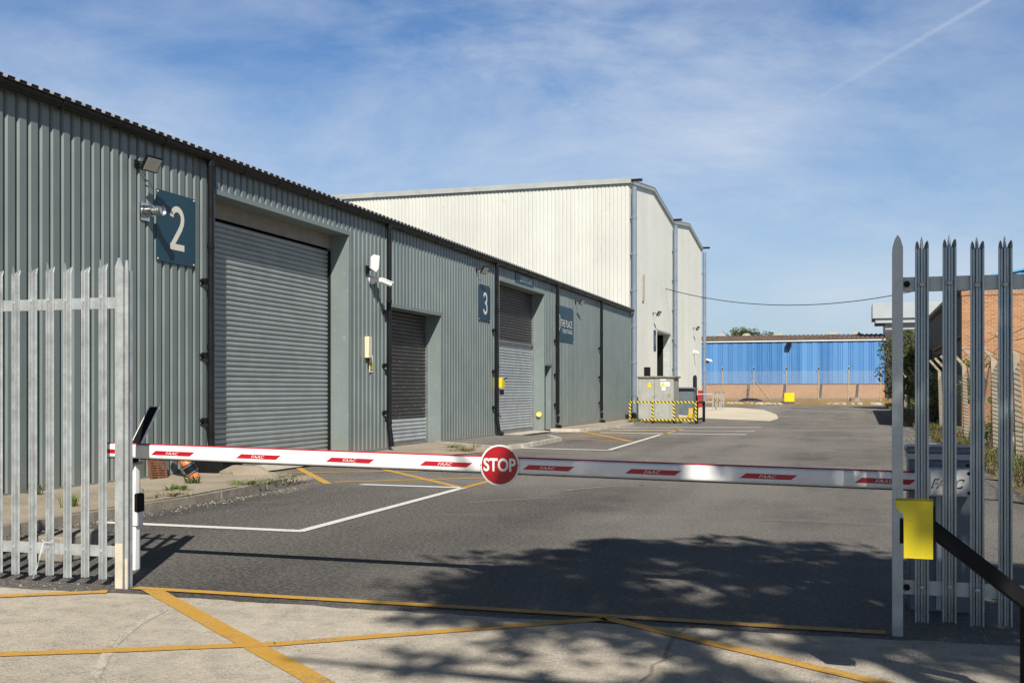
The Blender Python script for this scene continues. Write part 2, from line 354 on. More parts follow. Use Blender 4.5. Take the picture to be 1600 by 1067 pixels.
# ------------------------------------------------------------------ mesh building
class MB:
    def __init__(s): s.v = []; s.f = []; s.cuts = []
    def cut(s): s.cuts.append((len(s.v), len(s.f))); return s      # next shapes are a piece of their own
    def pieces(s):
        out = []; a = (0, 0)
        for b in s.cuts + [(len(s.v), len(s.f))]:
            if b[1] > a[1]:
                q = MB(); q.v = s.v[a[0]:b[0]]; q.f = [tuple(i - a[0] for i in f) for f in s.f[a[1]:b[1]]]; out.append(q)
            a = b
        return out
    def add(s, vs, fs):
        o = len(s.v); s.v += [tuple(v) for v in vs]; s.f += [tuple(i + o for i in f) for f in fs]
    def box(s, x0, x1, y0, y1, z0, z1):
        s.add([(x0, y0, z0), (x1, y0, z0), (x1, y1, z0), (x0, y1, z0), (x0, y0, z1), (x1, y0, z1), (x1, y1, z1), (x0, y1, z1)],
              [(0, 3, 2, 1), (4, 5, 6, 7), (0, 1, 5, 4), (1, 2, 6, 5), (2, 3, 7, 6), (3, 0, 4, 7)])
    def obox(s, c, ax, ay, az):
        """oriented box: centre and three half-axis vectors"""
        c, ax, ay, az = map(Vector, (c, ax, ay, az))
        vs = [c + sx * ax + sy * ay + sz * az for sz in (-1, 1) for sx, sy in ((-1, -1), (1, -1), (1, 1), (-1, 1))]
        s.add(vs, [(0, 3, 2, 1), (4, 5, 6, 7), (0, 1, 5, 4), (1, 2, 6, 5), (2, 3, 7, 6), (3, 0, 4, 7)])
    def prism(s, poly, m0, m1):
        """poly: list of 2D; m0/m1 map (u,v)->3D for the two caps"""
        n = len(poly)
        vs = [m0(*p) for p in poly] + [m1(*p) for p in poly]
        s.add(vs, [tuple(range(n))[::-1], tuple(range(n, 2 * n))] + [(i, (i + 1) % n, n + (i + 1) % n, n + i) for i in range(n)])
    def tube(s, pts, r, seg=12, caps=True, ell=None):
        pts = [Vector(p) for p in pts]
        rr = r if isinstance(r, (list, tuple)) else [r] * len(pts)
        rings = []
        up = Vector((0, 0, 1))
        for i, p in enumerate(pts):
            d = (pts[min(i + 1, len(pts) - 1)] - pts[max(i - 1, 0)])
            d = d.normalized() if d.length > 1e-9 else Vector((0, 0, 1))
            a = d.cross(up) if abs(d.z) < .95 else d.cross(Vector((0, 1, 0)))
            a.normalize(); b = d.cross(a) * -1
            ea, eb = ell or (1, 1)
            rings.append([p + rr[i] * (ea * math.cos(2 * math.pi * k / seg) * a + eb * math.sin(2 * math.pi * k / seg) * b) for k in range(seg)])
        fs = []
        for i in range(len(rings) - 1):
            for k in range(seg):
                fs.append((i * seg + k, i * seg + (k + 1) % seg, (i + 1) * seg + (k + 1) % seg, (i + 1) * seg + k))
        if caps:
            fs.append(tuple(range(seg))[::-1]); fs.append(tuple((len(rings) - 1) * seg + k for k in range(seg)))
        s.add([v for r_ in rings for v in r_], fs)
    def strip(s, prof, m):
        """open profile polyline swept between two maps m(p)->(a,b)"""
        vs = []
        for p in prof: a, b = m(p); vs += [a, b]
        s.add(vs, [(2 * i, 2 * i + 2, 2 * i + 3, 2 * i + 1) for i in range(len(prof) - 1)])
    def build(s, name, m, parent=None, bevel=0, smooth=True):
        me = bpy.data.meshes.new(name)
        o3 = parent_origin(parent)
        me.from_pydata([(v[0] - o3[0], v[1] - o3[1], v[2] - o3[2]) for v in s.v], [], s.f)
        bm = bmesh.new(); bm.from_mesh(me); bmesh.ops.recalc_face_normals(bm, faces=bm.faces); bm.to_mesh(me); bm.free()
        me.materials.append(m)
        ob = bpy.data.objects.new(name, me); COL.objects.link(ob)
        if parent: ob.parent = parent
        if smooth:
            me.polygons.foreach_set('use_smooth', [True] * len(me.polygons)); me.set_sharp_from_angle(angle=R(35))
        if bevel:
            bv = ob.modifiers.new('bevel', 'BEVEL'); bv.width = bevel; bv.segments = 2; bv.limit_method = 'ANGLE'
        return ob
ORG = {}
def parent_origin(p):
    return ORG.get(p.name, (0, 0, 0)) if p else (0, 0, 0)
def tag(o, label=None, cat=None, group=None, kind=None):
    if label: o['label'] = label
    if cat: o['category'] = cat
    if group: o['group'] = group
    if kind: o['kind'] = kind
    return o
def thing(name, loc, label, cat, group=None):
    o = bpy.data.objects.new(name, None); COL.objects.link(o); o.location = loc; o.empty_display_size = .2
    ORG[o.name] = tuple(loc)
    return tag(o, label, cat, group)
def part(mb, name, m, parent, **kw):
    if mb.cuts: return [part(q, name, m, parent, **kw) for q in mb.pieces()][0]
    o = mb.build(name, m, parent, **kw)
    ORG[o.name] = parent_origin(parent)
    return o
def single(mb, name, m, loc, label, cat, group=None, **kw):
    """a thing that is one mesh; vertices given in world metres"""
    mb.v = [(v[0] - loc[0], v[1] - loc[1], v[2] - loc[2]) for v in mb.v]
    o = mb.build(name, m, None, **kw); o.location = loc
    return tag(o, label, cat, group)
def struct(mb, name, m, **kw): return tag(mb.build(name, m, None, **kw), kind='structure')
def B(*a):
    mb = MB(); mb.box(*a); return mb
def tube(*a, **k):
    mb = MB(); mb.tube(*a, **k); return mb
def copy_tree(src, dloc, label=None):
    c = src.copy(); COL.objects.link(c); c.location = dloc
    if label: c['label'] = label
    for ch in list(src.children):
        d = ch.copy(); COL.objects.link(d); d.parent = c
        for g in list(ch.children):
            e = g.copy(); COL.objects.link(e); e.parent = d
    return c

# text -> polygons in (u,v), v up, centred on (0,0), with total width w and height h
def text_mesh(txt, w, h, shear=0., bold=0., depth=.002):
    cu = bpy.data.curves.new('t', 'FONT'); cu.body = txt; cu.size = 1; cu.shear = shear; cu.offset = bold
    cu.resolution_u = 4
    ob = bpy.data.objects.new('t', cu); COL.objects.link(ob)
    bpy.context.view_layer.update()
    me = bpy.data.meshes.new_from_object(ob.evaluated_get(bpy.context.evaluated_depsgraph_get()))
    vs = [v.co.copy() for v in me.vertices]; fs = [tuple(p.vertices) for p in me.polygons]
    bpy.data.objects.remove(ob); bpy.data.curves.remove(cu); bpy.data.meshes.remove(me)
    x0, x1 = min(v.x for v in vs), max(v.x for v in vs); y0, y1 = min(v.y for v in vs), max(v.y for v in vs)
    return [((v.x - (x0 + x1) / 2) / (x1 - x0) * w, (v.y - (y0 + y1) / 2) / (y1 - y0) * h) for v in vs], fs
def lettering(txt, w, h, centre, uax, vax, m, parent, name='lettering', thick=.003, **kw):
    uv, fs = text_mesh(txt, w, h, **kw)
    c, u, v = Vector(centre), Vector(uax), Vector(vax); n = u.cross(v)
    mb = MB(); mb.add([c + a * u + b * v + n * thick for a, b in uv], fs)
    o = mb.build(name, m, parent, smooth=False)
    ORG[o.name] = parent_origin(parent)
    return o

def profile(a0, a1, pitch, prof, phase=0.):
    """breakpoints (a, d) of a periodic sheet profile clipped to [a0,a1]"""
    def val(a):
        t = ((a - phase) / pitch) % 1.0
        for (t0, d0), (t1, d1) in zip(prof, prof[1:]):
            if t0 <= t <= t1: return d0 + (d1 - d0) * (t - t0) / (t1 - t0 + 1e-12)
        return prof[-1][1]
    pts = [(a0, val(a0 + 1e-6))]
    k = math.floor((a0 - phase) / pitch)
    while k * pitch + phase < a1:
        for t, d in prof[:-1]:
            a = phase + (k + t) * pitch
            if a0 + 1e-4 < a < a1 - 1e-4: pts.append((a, d))
        k += 1
    pts.append((a1, val(a1 - 1e-6)))
    return pts
RIB = [(0, 1), (.59, 1), (.605, 0), (.895, 0), (1, 1)]
def clad_y(mb, x, y0, y1, z0, z1, depth=.043, pitch=.2133, prof=RIB, phase=0., sgn=1):
    """sheet in a plane x=const, ribs upright, proud towards sgn*x; z1 number or function of y"""
    f = z1 if callable(z1) else (lambda y: z1)
    mb.strip(profile(y0, y1, pitch, prof, phase), lambda p: ((x + sgn * (p[1] - 1) * depth, p[0], z0), (x + sgn * (p[1] - 1) * depth, p[0], f(p[0]))))
def clad_x(mb, y, x0, x1, z0, z1, depth=.03, pitch=.25, prof=RIB, phase=0., sgn=-1):
    f = z1 if callable(z1) else (lambda q: z1)
    mb.strip(profile(x0, x1, pitch, prof, phase), lambda p: ((p[0], y + sgn * (p[1] - 1) * depth, z0), (p[0], y + sgn * (p[1] - 1) * depth, f(p[0]))))

def gz(y): return 0. if y < 50 else (.009 * (y - 50) if y < 100 else .45)

# ------------------------------------------------------------------ ground
mb = MB()
xs = [-500, -60, -30, -12, 0, 12, 30, 60, 500]; ys = [-300, -40, 0, 20, 50, 75, 100, 200, 900]
mb.add([(x, y, gz(y)) for y in ys for x in xs], [(j * 9 + i, j * 9 + i + 1, (j + 1) * 9 + i + 1, (j + 1) * 9 + i) for j in range(8) for i in range(8)])
struct(mb, 'asphalt_ground', M['asphalt'])
def sheet(pts, dz, name, m, zb=0):
    mb = MB(); mb.add([(x, y, gz(y) + dz + zb) for x, y in pts], [tuple(range(len(pts)))])
    return struct(mb, name, m, smooth=False)
# concrete forecourt with a ragged edge against the asphalt
edge = []
x = 14.
while x > -22:
    base = (6.69 + .03 * max(0, x + 3)) if -5.1 < x < .3 else (6.66 if x <= -5.1 else 6.82)
    edge.append((x, base + rnd.uniform(-.022, .022))); x -= .11
sheet([(-22, -40), (14, -40)] + edge, .004, 'concrete_forecourt', M['concrete'])
# joint in the concrete
def line(pts, w, name, m, dz, kind=True):
    mb = MB(); P = [Vector((a, b)) for a, b in pts]
    L = []; Rr = []
    for i, p in enumerate(P):
        d = (P[min(i + 1, len(P) - 1)] - P[max(i - 1, 0)]).normalized(); n = Vector((-d.y, d.x))
        if 0 < i < len(P) - 1:
            d1 = (P[i] - P[i - 1]).normalized(); k = 1 / max(.5, abs(n.dot(Vector((-d1.y, d1.x)))))
        else: k = 1
        L.append(p + n * w / 2 * k); Rr.append(p - n * w / 2 * k)
    vs = [(q.x, q.y, gz(q.y) + dz) for q in L] + [(q.x, q.y, gz(q.y) + dz) for q in Rr]; n = len(P)
    mb.add(vs, [(i, i + 1, n + i + 1, n + i) for i in range(n - 1)])
    return struct(mb, name, m, smooth=False)
def wob(a, b, n=14, s=.012):
    return [(a[0] + (b[0] - a[0]) * i / n + rnd.uniform(-s, s), a[1] + (b[1] - a[1]) * i / n + rnd.uniform(-s, s)) for i in range(n + 1)]
line(wob((-.98, 6.78), (-1.02, 3.0), 22, .03), .022, 'concrete_joint', M['kerb'], .006)
line(wob((-1.02, 3.0), (-1.3, -20), 30, .03), .022, 'concrete_joint', M['kerb'], .006)
for a, b, w in (((-5.04, 6.90), (.19, 6.95), .10), ((-4.93, 6.92), (-2.0, 4.50), .13), ((-7.6, 3.35), (-3.15, 5.60), .10), ((-3.15, 5.60), (-1.50, 6.85), .10),
                ((-1.52, 6.87), (1.6, 4.75), .10), ((-8.5, 4.6), (-5.13, 6.71), .11)):
    line(wob(a, b, 16, .004), w, 'yellow_road_marking', M['line_yellow'], .008 if w > .125 else (.0095 if w == .10 else .011))
# faint old arc where the gate has swung
arc = [(-4.36, 6.28), (-4.30, 6.07), (-4.24, 5.83), (-4.13, 5.55), (-4.0, 5.26), (-3.85, 5.0), (-3.68, 4.72), (-3.45, 4.4)]
M['scuff'] = weathered_paint('pale_scuff', (.58, .52, .425), .22)
line(arc, .06, 'pale_gate_scuff', M['scuff'], .007)
M['tyre_scuff'] = weathered_paint('pale_tyre_scuff', (.27, .25, .225), .22)
for cx, cy, r_, a0, a1, w_ in ((-2.5, 12.2, 2.6, 150, 118, .07), (-3.9, 15.4, 1.6, 40, 75, .05), (-1.2, 14.5, 3.0, 160, 128, .10), (-6.9, 22.5, 2.2, -60, -10, .06), (-7.2, 23.0, 2.6, -62, -12, .06), (-7.0, 22.0, 3.0, -20, 40, .06), (-6.6, 30, 2.4, 130, 230, .07), (-6.5, 30, 2.9, 150, 215, .07), (-.6, 10.4, 2.2, 70, 100, .03), (-3.0, 19, 4.0, 200, 240, .05)):
    line([(cx + r_ * math.cos(R(a0 + (a1 - a0) * i / 16)) + rnd.uniform(-.01, .01), cy + r_ * math.sin(R(a0 + (a1 - a0) * i / 16)) + rnd.uniform(-.01, .01)) for i in range(17)], w_, 'tyre_scuff', M['tyre_scuff'], .0042)
# parking bay lines
W1 = 'white_road_marking'
line([(-7.9, 10.27), (-5.42, 10.23)], .16, W1, M['line_white'], .006)
line([(-5.45, 10.18), (-5.57, 15.5)], .12, W1, M['line_white'], .008)
line([(-7.3, 15.62), (-5.6, 15.55)], .17, W1, M['line_white'], .006)
line([(-5.72, 26.45), (-6.1, 36.2)], .13, W1, M['line_white'], .008)
line([(-8.1, 26.85), (-5.72, 26.45)], .24, W1, M['line_white'], .006)
for a, b in (((-8.9, 42.6), (-3.5, 45.2)), ((-8.6, 40.2), (-3.4, 40.7)), ((-8.4, 37.5), (-3.4, 37.35))): line([a, b], .34, W1, M['line_white'], .006)
Y1 = 'yellow_hatching_line'
line([(-5.57, 15.5), (-5.66, 20.4)], .13, Y1, M['line_yellow'], .006)
for a, b in (((-10.6, 19.5), (-7.85, 15.6)), ((-9.0, 19.6), (-5.66, 15.6)), ((-10.0, 17.3), (-5.7, 19.5)), ((-7.9, 15.9), (-5.62, 17.6)), ((-10.3, 20.3), (-5.7, 20.35))):
    line(wob(a, b, 10, .004), .13, Y1, M['line_yellow_old'], .0045 + .0012 * rnd.random())
line([(-6.1, 36.2), (-6.2, 42.0)], .15, Y1, M['line_yellow'], .006)
for a, b in ((-10.1, 40.3), (-6.05, 31.2)), ((-8.85, 33.0), (-6.0, 31.3)), ((-9.3, 36.2), (-6.15, 41.2)), ((-8.95, 33.6), (-6.1, 36.6)), ((-9.2, 38.6), (-6.2, 42.0)):
    line(wob(a, b, 10, .004), .20, Y1, M['line_yellow'], .0045 + .0012 * rnd.random())

# raised apron beside the wall, kerb stones along its edge
kp = [(-8.16, -14), (-8.16, 5), (-8.16, 10.9), (-8.14, 12.3), (-8.25, 13.7), (-8.42, 15.2), (-8.62, 15.85), (-9.1, 16.25), (-10.45, 16.45)]
mb = MB(); mb.add([(-10.46, -14, .1)] + [(x - .1, y - .02, .1) for x, y in kp], [tuple(range(len(kp) + 1))])
struct(mb, 'pavement', M['apron'], smooth=False)
def kerbline(pts, w, h, name, m, L=.9, zb=0.):
    """kerb stones butted end to end, each a little out of true"""
    mb = MB(); P = [Vector((a, b)) for a, b in pts]
    for a, b in zip(P, P[1:]):
        d = b - a; n = max(1, round(d.length / L)); u = d.normalized(); nn = Vector((-u.y, u.x))
        for i in range(n):
            p = a + d * (i / n); q = a + d * ((i + 1) / n) - u * .008
            j = rnd.uniform(-.008, .008); k = rnd.uniform(-.008, .006)
            g0 = gz(p.y)
            prof = [(-w / 2, -.05), (w / 2, -.05), (w / 2, h * .72 + k), (w / 2 - .02, h + k), (-w / 2, h + k)]
            mb.prism(prof, lambda s, t: (p.x + nn.x * (s + j), p.y + nn.y * (s + j), g0 + t + zb), lambda s, t: (q.x + nn.x * (s + j), q.y + nn.y * (s + j), g0 + t + zb))
    return struct(mb, name, m)
kerbline(kp, .14, .105, 'kerb', M['kerb'])
# threshold slabs and the ramp pads at the doors
sheet([(-11.0, 16.6), (-10.3, 16.62), (-9.95, 17.0), (-9.95, 21.6), (-10.4, 21.84), (-11.0, 21.84)], .03, 'door_threshold', M['kerb_pale'])
mb = MB(); mb.add([(-10.5, 21.9, .07), (-9.6, 22.3, .05), (-8.9, 22.9, .015), (-8.3, 24.6, .012), (-8.4, 25.9, .04), (-9.2, 27.0, .07), (-10.9, 27.3, .075), (-10.9, 24.2, .075)], [tuple(range(8))])
struct(mb, 'concrete_patch', M['apron'], smooth=False)
pad = [(-10.55, 27.55), (-8.45, 25.75), (-8.3, 26.1), (-8.15, 27.6), (-8.3, 31.0), (-8.9, 32.3), (-10.6, 32.9)]
mb = MB(); mb.add([(x, y, .095) for x, y in pad], [tuple(range(7))]); struct(mb, 'ramp_pad', M['asphalt'], smooth=False)
kerbline([(-10.6, 27.5), (-8.42, 25.66), (-8.2, 26.1), (-8.05, 27.6), (-8.2, 31.05), (-8.85, 32.4)], .16, .11, 'pale_kerb', M['kerb_pale'], .8)
sheet([(-11.0, 32.6), (-10.2, 32.6), (-10.0, 37.6), (-11.0, 37.7)], .05, 'door_threshold', M['kerb_pale'])
pl = [(-10.45, 38.0), (-9.35, 38.2), (-9.1, 40), (-8.9, 45), (-9.3, 49.0), (-9.9, 53.6), (-10.45, 53.7)]
mb = MB(); mb.add([(x, y, .1) for x, y in pl], [tuple(range(7))]); struct(mb, 'pavement', M['apron'], smooth=False)
kerbline([(-10.3, 37.9), (-9.32, 38.1), (-9.05, 40), (-8.85, 45), (-9.25, 49.0), (-9.85, 53.6)], .13, .11, 'pale_kerb', M['kerb_pale'], .9)
# pale concrete apron by the tall building
sheet([(-10.5, 56.0), (-7.6, 56.8), (-3.75, 53.3), (-3.6, 57), (-4.15, 64.0), (-5.6, 74.0), (-8.1, 80.5), (-10.5, 81.2)], .006, 'pale_apron', mat('cream_concrete', (.56, .50, .385), .9, 0, .1, .6, spots=.3, spot_c=(.42, .37, .29), spot_scale=3))
# right hand verge and the rough ground beyond
mb = MB(); pts = []
yv = 6.9
L = []
while yv < 100:
    L.append((2.25 + rnd.uniform(-.06, .06), yv)); yv += .8
vs = []; fs = []
cols = [0, .3, .75, 1.3, 3, 8, 30, 120]
hts = [.004, .05, .09, .12, .12, .1, .1, .1]
for x, y in L:
    for c, h in zip(cols, hts): vs.append((x + c, y, gz(y) + h + (rnd.uniform(-.03, .03) if .2 < c < 4 else 0)))
for j in range(len(L) - 1):
    for i in range(7): fs.append((j * 8 + i, j * 8 + i + 1, (j + 1) * 8 + i + 1, (j + 1) * 8 + i))
mb.add(vs, fs); struct(mb, 'verge', M['verge'])
mb = MB(); vs = []; fs = []
xx = [-60 + i * 1.0 for i in range(66)]
for x in xx:
    e = 88.2 + .5 * math.sin(x * .9) + rnd.uniform(-.25, .25)
    for dy, h in ((0, .006), (.7, .12), (2.5, .3), (6, .38), (11.7, .4)): vs.append((x, min(e + dy, 99.8), gz(min(e + dy, 99.8)) + h + (rnd.uniform(-.05, .05) if 0 < dy < 9 else 0)))
for j in range(len(xx) - 1):
    for i in range(4): fs.append((j * 5 + i, j * 5 + i + 1, (j + 1) * 5 + i + 1, (j + 1) * 5 + i))
mb.add(vs, fs); struct(mb, 'straw_verge', M['strawverge'])

# ------------------------------------------------------------------ grey warehouse
X = -10.5
gw = thing('grey_warehouse', (X, 20, 0), 'long grey-green ribbed metal warehouse with roller doors along the left of the yard', 'warehouse')
secs = [(-14, 16.45, .12, 5.42), (16.45, 21.95, 4.93, 5.42), (21.95, 24.02, .12, 5.42), (24.02, 27.55, 3.54, 5.42), (27.55, 32.38, .12, 5.42), (32.38, 37.85, 4.97, 5.42), (37.85, 38.75, 2.45, 5.42), (38.75, 53.7, .12, 5.42)]
mb = MB()
for a, b, c, d in secs: clad_y(mb, X, a, b, c, d)
part(mb, 'wall', M['clad'], gw)
mb = MB()      # inner shell, so that nothing shows through
mb.box(-32, -11.3, -14, 53.6, 0, 5.3)
mb.box(-11.3, -10.56, -14, 16.5, 0, 5.3); mb.box(-11.3, -10.56, 21.9, 24.1, 0, 5.3); mb.box(-11.3, -10.56, 27.5, 32.45, 0, 5.3); mb.box(-11.3, -10.56, 38.8, 53.6, 0, 5.3)
mb.box(-11.3, -10.56, 16.51, 21.89, 4.99, 5.3); mb.box(-11.3, -10.56, 24.11, 27.49, 3.6, 5.3); mb.box(-11.3, -10.56, 32.46, 38.79, 5.03, 5.3)
part(mb, 'inner_shell', M['matteblack'], gw, smooth=False)
# base drip trim
mb = MB()
for a, b in ((-14, 16.4), (22.0, 24.0), (27.6, 32.3), (38.85, 53.7)): mb.box(X - .05, X + .012, a, b, .07, .125); mb.cut()
part(mb, 'base_trim', M['trim'], gw)
# top cover strip
part(B(X - .02, X + .015, -14, 53.7, 5.36, 5.43), 'eave_strip', M['trim'], gw)
# roof sheet with a ribbed edge
mb = MB()
mb.strip(profile(-14, 53.75, .2133, RIB), lambda p: ((-10.31, p[0], 5.44 + p[1] * .04), (-31, p[0], 7.5 + p[1] * .04)))
mb.strip(profile(-14, 53.75, .2133, RIB), lambda p: ((-10.31, p[0], 5.435), (-10.31, p[0], 5.44 + p[1] * .04)))
part(mb, 'roof', M['gutter'], gw, smooth=False)
mb = MB()
for o_, i_ in ((-10.145, .0),):
    mb.strip([q for q in profile(-14, 53.75, .2133, RIB)], lambda p: ((-10.30, p[0], 5.442 + p[1] * .04), (-10.30, p[0], 5.449 + p[1] * .04)))
    mb.strip([q for q in profile(-14, 53.75, .2133, RIB)], lambda p: ((-10.30, p[0], 5.449 + p[1] * .04), (-12.5, p[0], 5.675 + p[1] * .04)))
part(mb, 'roof_sheet', M['roof_edge'], gw, smooth=False)
part(B(-10.52, -10.33, -14, 53.72, 5.428, 5.436), 'soffit', M['gutter'], gw)
# gutter: half-round, with union clips
def half_round(mb, x, z, y0, y1, r, seg=9, drop=1.):
    prof = [(x + r * math.cos(math.pi + math.pi * k / seg), z + drop * r * math.sin(math.pi + math.pi * k / seg)) for k in range(seg + 1)]
    mb.strip(prof, lambda p: ((p[0], y0, p[1]), (p[0], y1, p[1])))
    mb.strip([(x - r, z), (x + r, z)], lambda p: ((p[0], y0, p[1]), (p[0], y1, p[1])))
    mb.add([(p[0], y0, p[1]) for p in prof], [tuple(range(seg + 1))]); mb.add([(p[0], y1, p[1]) for p in prof], [tuple(range(seg + 1))])
mb = MB(); half_round(mb, -10.40, 5.425, -14, 53.85, .076, drop=1.3)
y = -13.6
while y < 53.5:
    half_round(mb, -10.40, 5.427, y, y + .07, .085, drop=1.3); y += 1.19
gut = part(mb, 'gutter', M['gutter'], gw)
# downpipes
def collar(mb, x, y, z, r, h=.09): mb.tube([(x, y, z - h / 2), (x, y, z + h / 2)], r, 14)
for i, (y, shoe) in enumerate(((16.28, 0), (23.78, 0), (31.95, 1), (39.2, 2), (46.6, 2), (8.8, 0), (1.3, 0))):
    mb = MB(); r = .058; xx = X + .12
    zb = .42 if y == 16.28 else .16
    pts = [(xx, y, 5.36), (xx, y, 5.30)]
    pts += [(xx, y, .62), (xx + .02, y, .5), (xx + .05, y - .22 * (shoe == 2), .3), (xx + .06, y - .26 * (shoe == 2), zb)]
    mb.tube(pts, r, 16)
    for z in (5.28, 3.55 if i % 2 else 3.9, 2.2, .72): collar(mb, xx, y, z, r * 1.16)
    if shoe: mb.tube([(xx + .06, y - .26 * (shoe == 2), zb + .02), (xx + .2, y - .3 * (shoe == 2), zb - .02)], r * 1.1, 14)
    dp = part(mb, 'downpipe', M['black'], gw)
    mb = MB()
    for z in (3.3, 2.05, .95):
        mb.box(X + .0, xx - .02, y - .1, y - .045, z - .05, z + .05); mb.tube([(X + .03, y - .1, z), (X + .03, y - .16, z)], .03, 8); mb.cut()
    part(mb, 'pipe_bracket', M['matteblack'], dp)
# doors
def slats(mb, x, y0, y1, z0, z1, pitch=.094, bulge=.023):
    n = round((z1 - z0) / pitch); h = (z1 - z0) / n
    prof = []
    for i in range(n):
        z = z0 + i * h
        prof += [(x - bulge - .014, z), (x - bulge - .014, z + .10 * h)]
        for t in (.11, .22, .4, .6, .8, .95): prof.append((x - bulge + bulge * math.sin(math.pi * (t - .08) / .92) ** .7, z + t * h))
    prof.append((x - bulge, z1))
    mb.strip(prof, lambda p: ((p[0], y0, p[1]), (p[0], y1, p[1])))
def door(y0, y1, ztop, depth, secs_, lintel, name='roller_door'):
    """opening with deep metal reveals, lintel board and a slatted shutter"""
    xi = X - depth
    # jambs / reveals
    mb = MB()
    mb.box(xi - .06, X + .014, y1, y1 + .10, .02, ztop + .1); mb.cut()
    mb.box(xi - .06, X + .014, y0 - .12, y0, .02, ztop + .1)
    fr = part(mb, 'jamb', M['trim'], gw, bevel=.004)
    mb = MB(); mb.box(xi - .06, X + .03, y0, y1, ztop, ztop + .085)
    part(mb, 'head_flashing', M['trim'], fr)
    mb = MB()       # fixing screws
    for yy in (y0 - .06, y1 + .05):
        z = .4
        while z < ztop: mb.tube([(X + .012, yy, z), (X + .022, yy, z)], .012, 6); mb.cut(); z += .62
    part(mb, 'fixing_screw', M['steel'], fr)
    zs = ztop
    if lintel: part(B(xi - .02, xi + .03, y0, y1, ztop - lintel, ztop), 'lintel_board', M['lintel'], gw); zs = ztop - lintel - .05
    mb = MB(); mb.box(xi - .03, xi + .04, y0, y0 + .06, .03, zs); mb.cut(); mb.box(xi - .03, xi + .04, y1 - .06, y1, .03, zs)
    gr = MB(); d = None
    for k, (za, zb, m) in enumerate(secs_):
        s = MB(); slats(s, xi, y0 + .05, y1 - .05, za, min(zb, zs))
        o = part(s, name if k == 0 else 'upper_slats', M[m], gw if k == 0 else d)
        d = d or o
    part(mb, 'guide_channel', M['matteblack' if lintel else 'steel'], d)
    part(B(xi - .03, xi + .03, y0 + .05, y1 - .05, .03, secs_[0][0]), 'bottom_bar', M['steel'], d)
    return d
door(16.58, 21.82, 4.84, .45, [(.12, 4.6, 'shutter')], .28)
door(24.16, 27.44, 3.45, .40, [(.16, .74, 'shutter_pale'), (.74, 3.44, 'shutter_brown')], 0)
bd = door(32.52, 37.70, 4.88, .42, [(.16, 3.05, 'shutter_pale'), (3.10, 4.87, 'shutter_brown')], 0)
part(B(-10.90, -10.86, 32.6, 37.6, 3.03, 3.11), 'joint_bar', M['steel'], bd)
# personnel door beside the loading bay
mb = MB(); mb.box(X - .2, X + .014, 38.62, 38.75, .05, 2.36); mb.box(X - .2, X + .03, 37.80, 38.75, 2.36, 2.45)
part(mb, 'door_surround', M['trim'], gw, bevel=.004)
pdr = part(B(-10.74, -10.68, 37.80, 38.62, .1, 2.36), 'side_door', mat('brown_grey_door', (.10, .095, .088), .5, 0, .1, 2), gw)
part(tube([(-10.68, 38.5, 1.1), (-10.62, 38.5, 1.1), (-10.62, 38.38, 1.1)], .012, 8), 'handle', M['steel'], pdr)
mb = MB(); clad_y(mb, X, 53.7, 53.72, .12, 5.42); mb.box(X - .1, X + .02, 53.66, 53.76, .1, 5.43)
part(mb, 'corner_trim', M['trim'], gw)

# ---- signs and fittings on the grey wall
U, V = (0, 1, 0), (0, 0, 1)
def board(y0, y1, z0, z1, name, label, x=X):
    t = thing(name, (x, (y0 + y1) / 2, z0), label, 'sign')
    part(B(x + .008, x + .022, y0, y1, z0, z1), 'board', M['sign'], t, bevel=.003)
    mb = MB()
    for yy in (y0 + .035, y1 - .035):
        for zz in (z0 + .035, z1 - .035): mb.tube([(x + .02, yy, zz), (x + .028, yy, zz)], .014, 8); mb.cut()
    part(mb, 'screw', M['white'], t)
    return t
def stroke(pts, w, centre, u, v, m, parent, name, thick=.004):
    """a drawn character: a flat stroke of width w along a 2D path"""
    P = [Vector(p) for p in pts]; mb = MB(); L = []
    c, u, v = Vector(centre), Vector(u), Vector(v); n = u.cross(v)
    for i, p in enumerate(P):
        d = (P[min(i + 1, len(P) - 1)] - P[max(i - 1, 0)]).normalized(); q = Vector((-d.y, d.x))
        if 0 < i < len(P) - 1:
            d1 = (P[i] - P[i - 1]).normalized(); q = q / max(.45, q.dot(Vector((-d1.y, d1.x))))
        L += [p + q * w / 2, p - q * w / 2]
    mb.add([c + a.x * u + a.y * v + n * thick for a in L], [(2 * i, 2 * i + 1, 2 * i + 3, 2 * i + 2) for i in range(len(P) - 1)])
    return part(mb, name, m, parent, smooth=False)
def arc2(cx, cy, rx, ry, a0, a1, n=12): return [(cx + rx * math.cos(R(a0 + (a1 - a0) * i / n)), cy + ry * math.sin(R(a0 + (a1 - a0) * i / n))) for i in range(n + 1)]
t = board(14.90, 15.96, 3.51, 4.64, 'number_sign', 'dark teal square sign with a cream 2 beside the first downpipe')
two = arc2(0, .16, .155, .155, 172, -8, 14) + [(.145, .09), (.105, -.0), (-.135, -.29), (-.135, -.295)]
two = arc2(0, .165, .15, .15, 175, 0, 14) + [(.138, .09), (.09, -.0), (-.15, -.30)]
stroke(two, .095, (X + .022, 15.45, 4.08), U, V, M['cream'], t, 'numeral')
stroke([(-.19, -.30), (.20, -.30)], .10, (X + .0221, 15.45, 4.08), U, V, M['cream'], t, 'numeral', .0045)
t = board(30.52, 31.60, 3.54, 4.60, 'number_sign', 'dark teal square sign with a cream 3 to the left of the loading bay')
three = arc2(-.01, .145, .145, .145, 165, -70, 14) + [(-.03, .01)]
stroke(three, .09, (X + .022, 31.12, 4.07), U, V, M['cream'], t, 'numeral')
stroke([(-.03, .012)] + arc2(-.01, -.145, .16, .155, 70, -165, 14), .09, (X + .022, 31.12, 4.07), U, V, M['cream'], t, 'numeral', .0045)
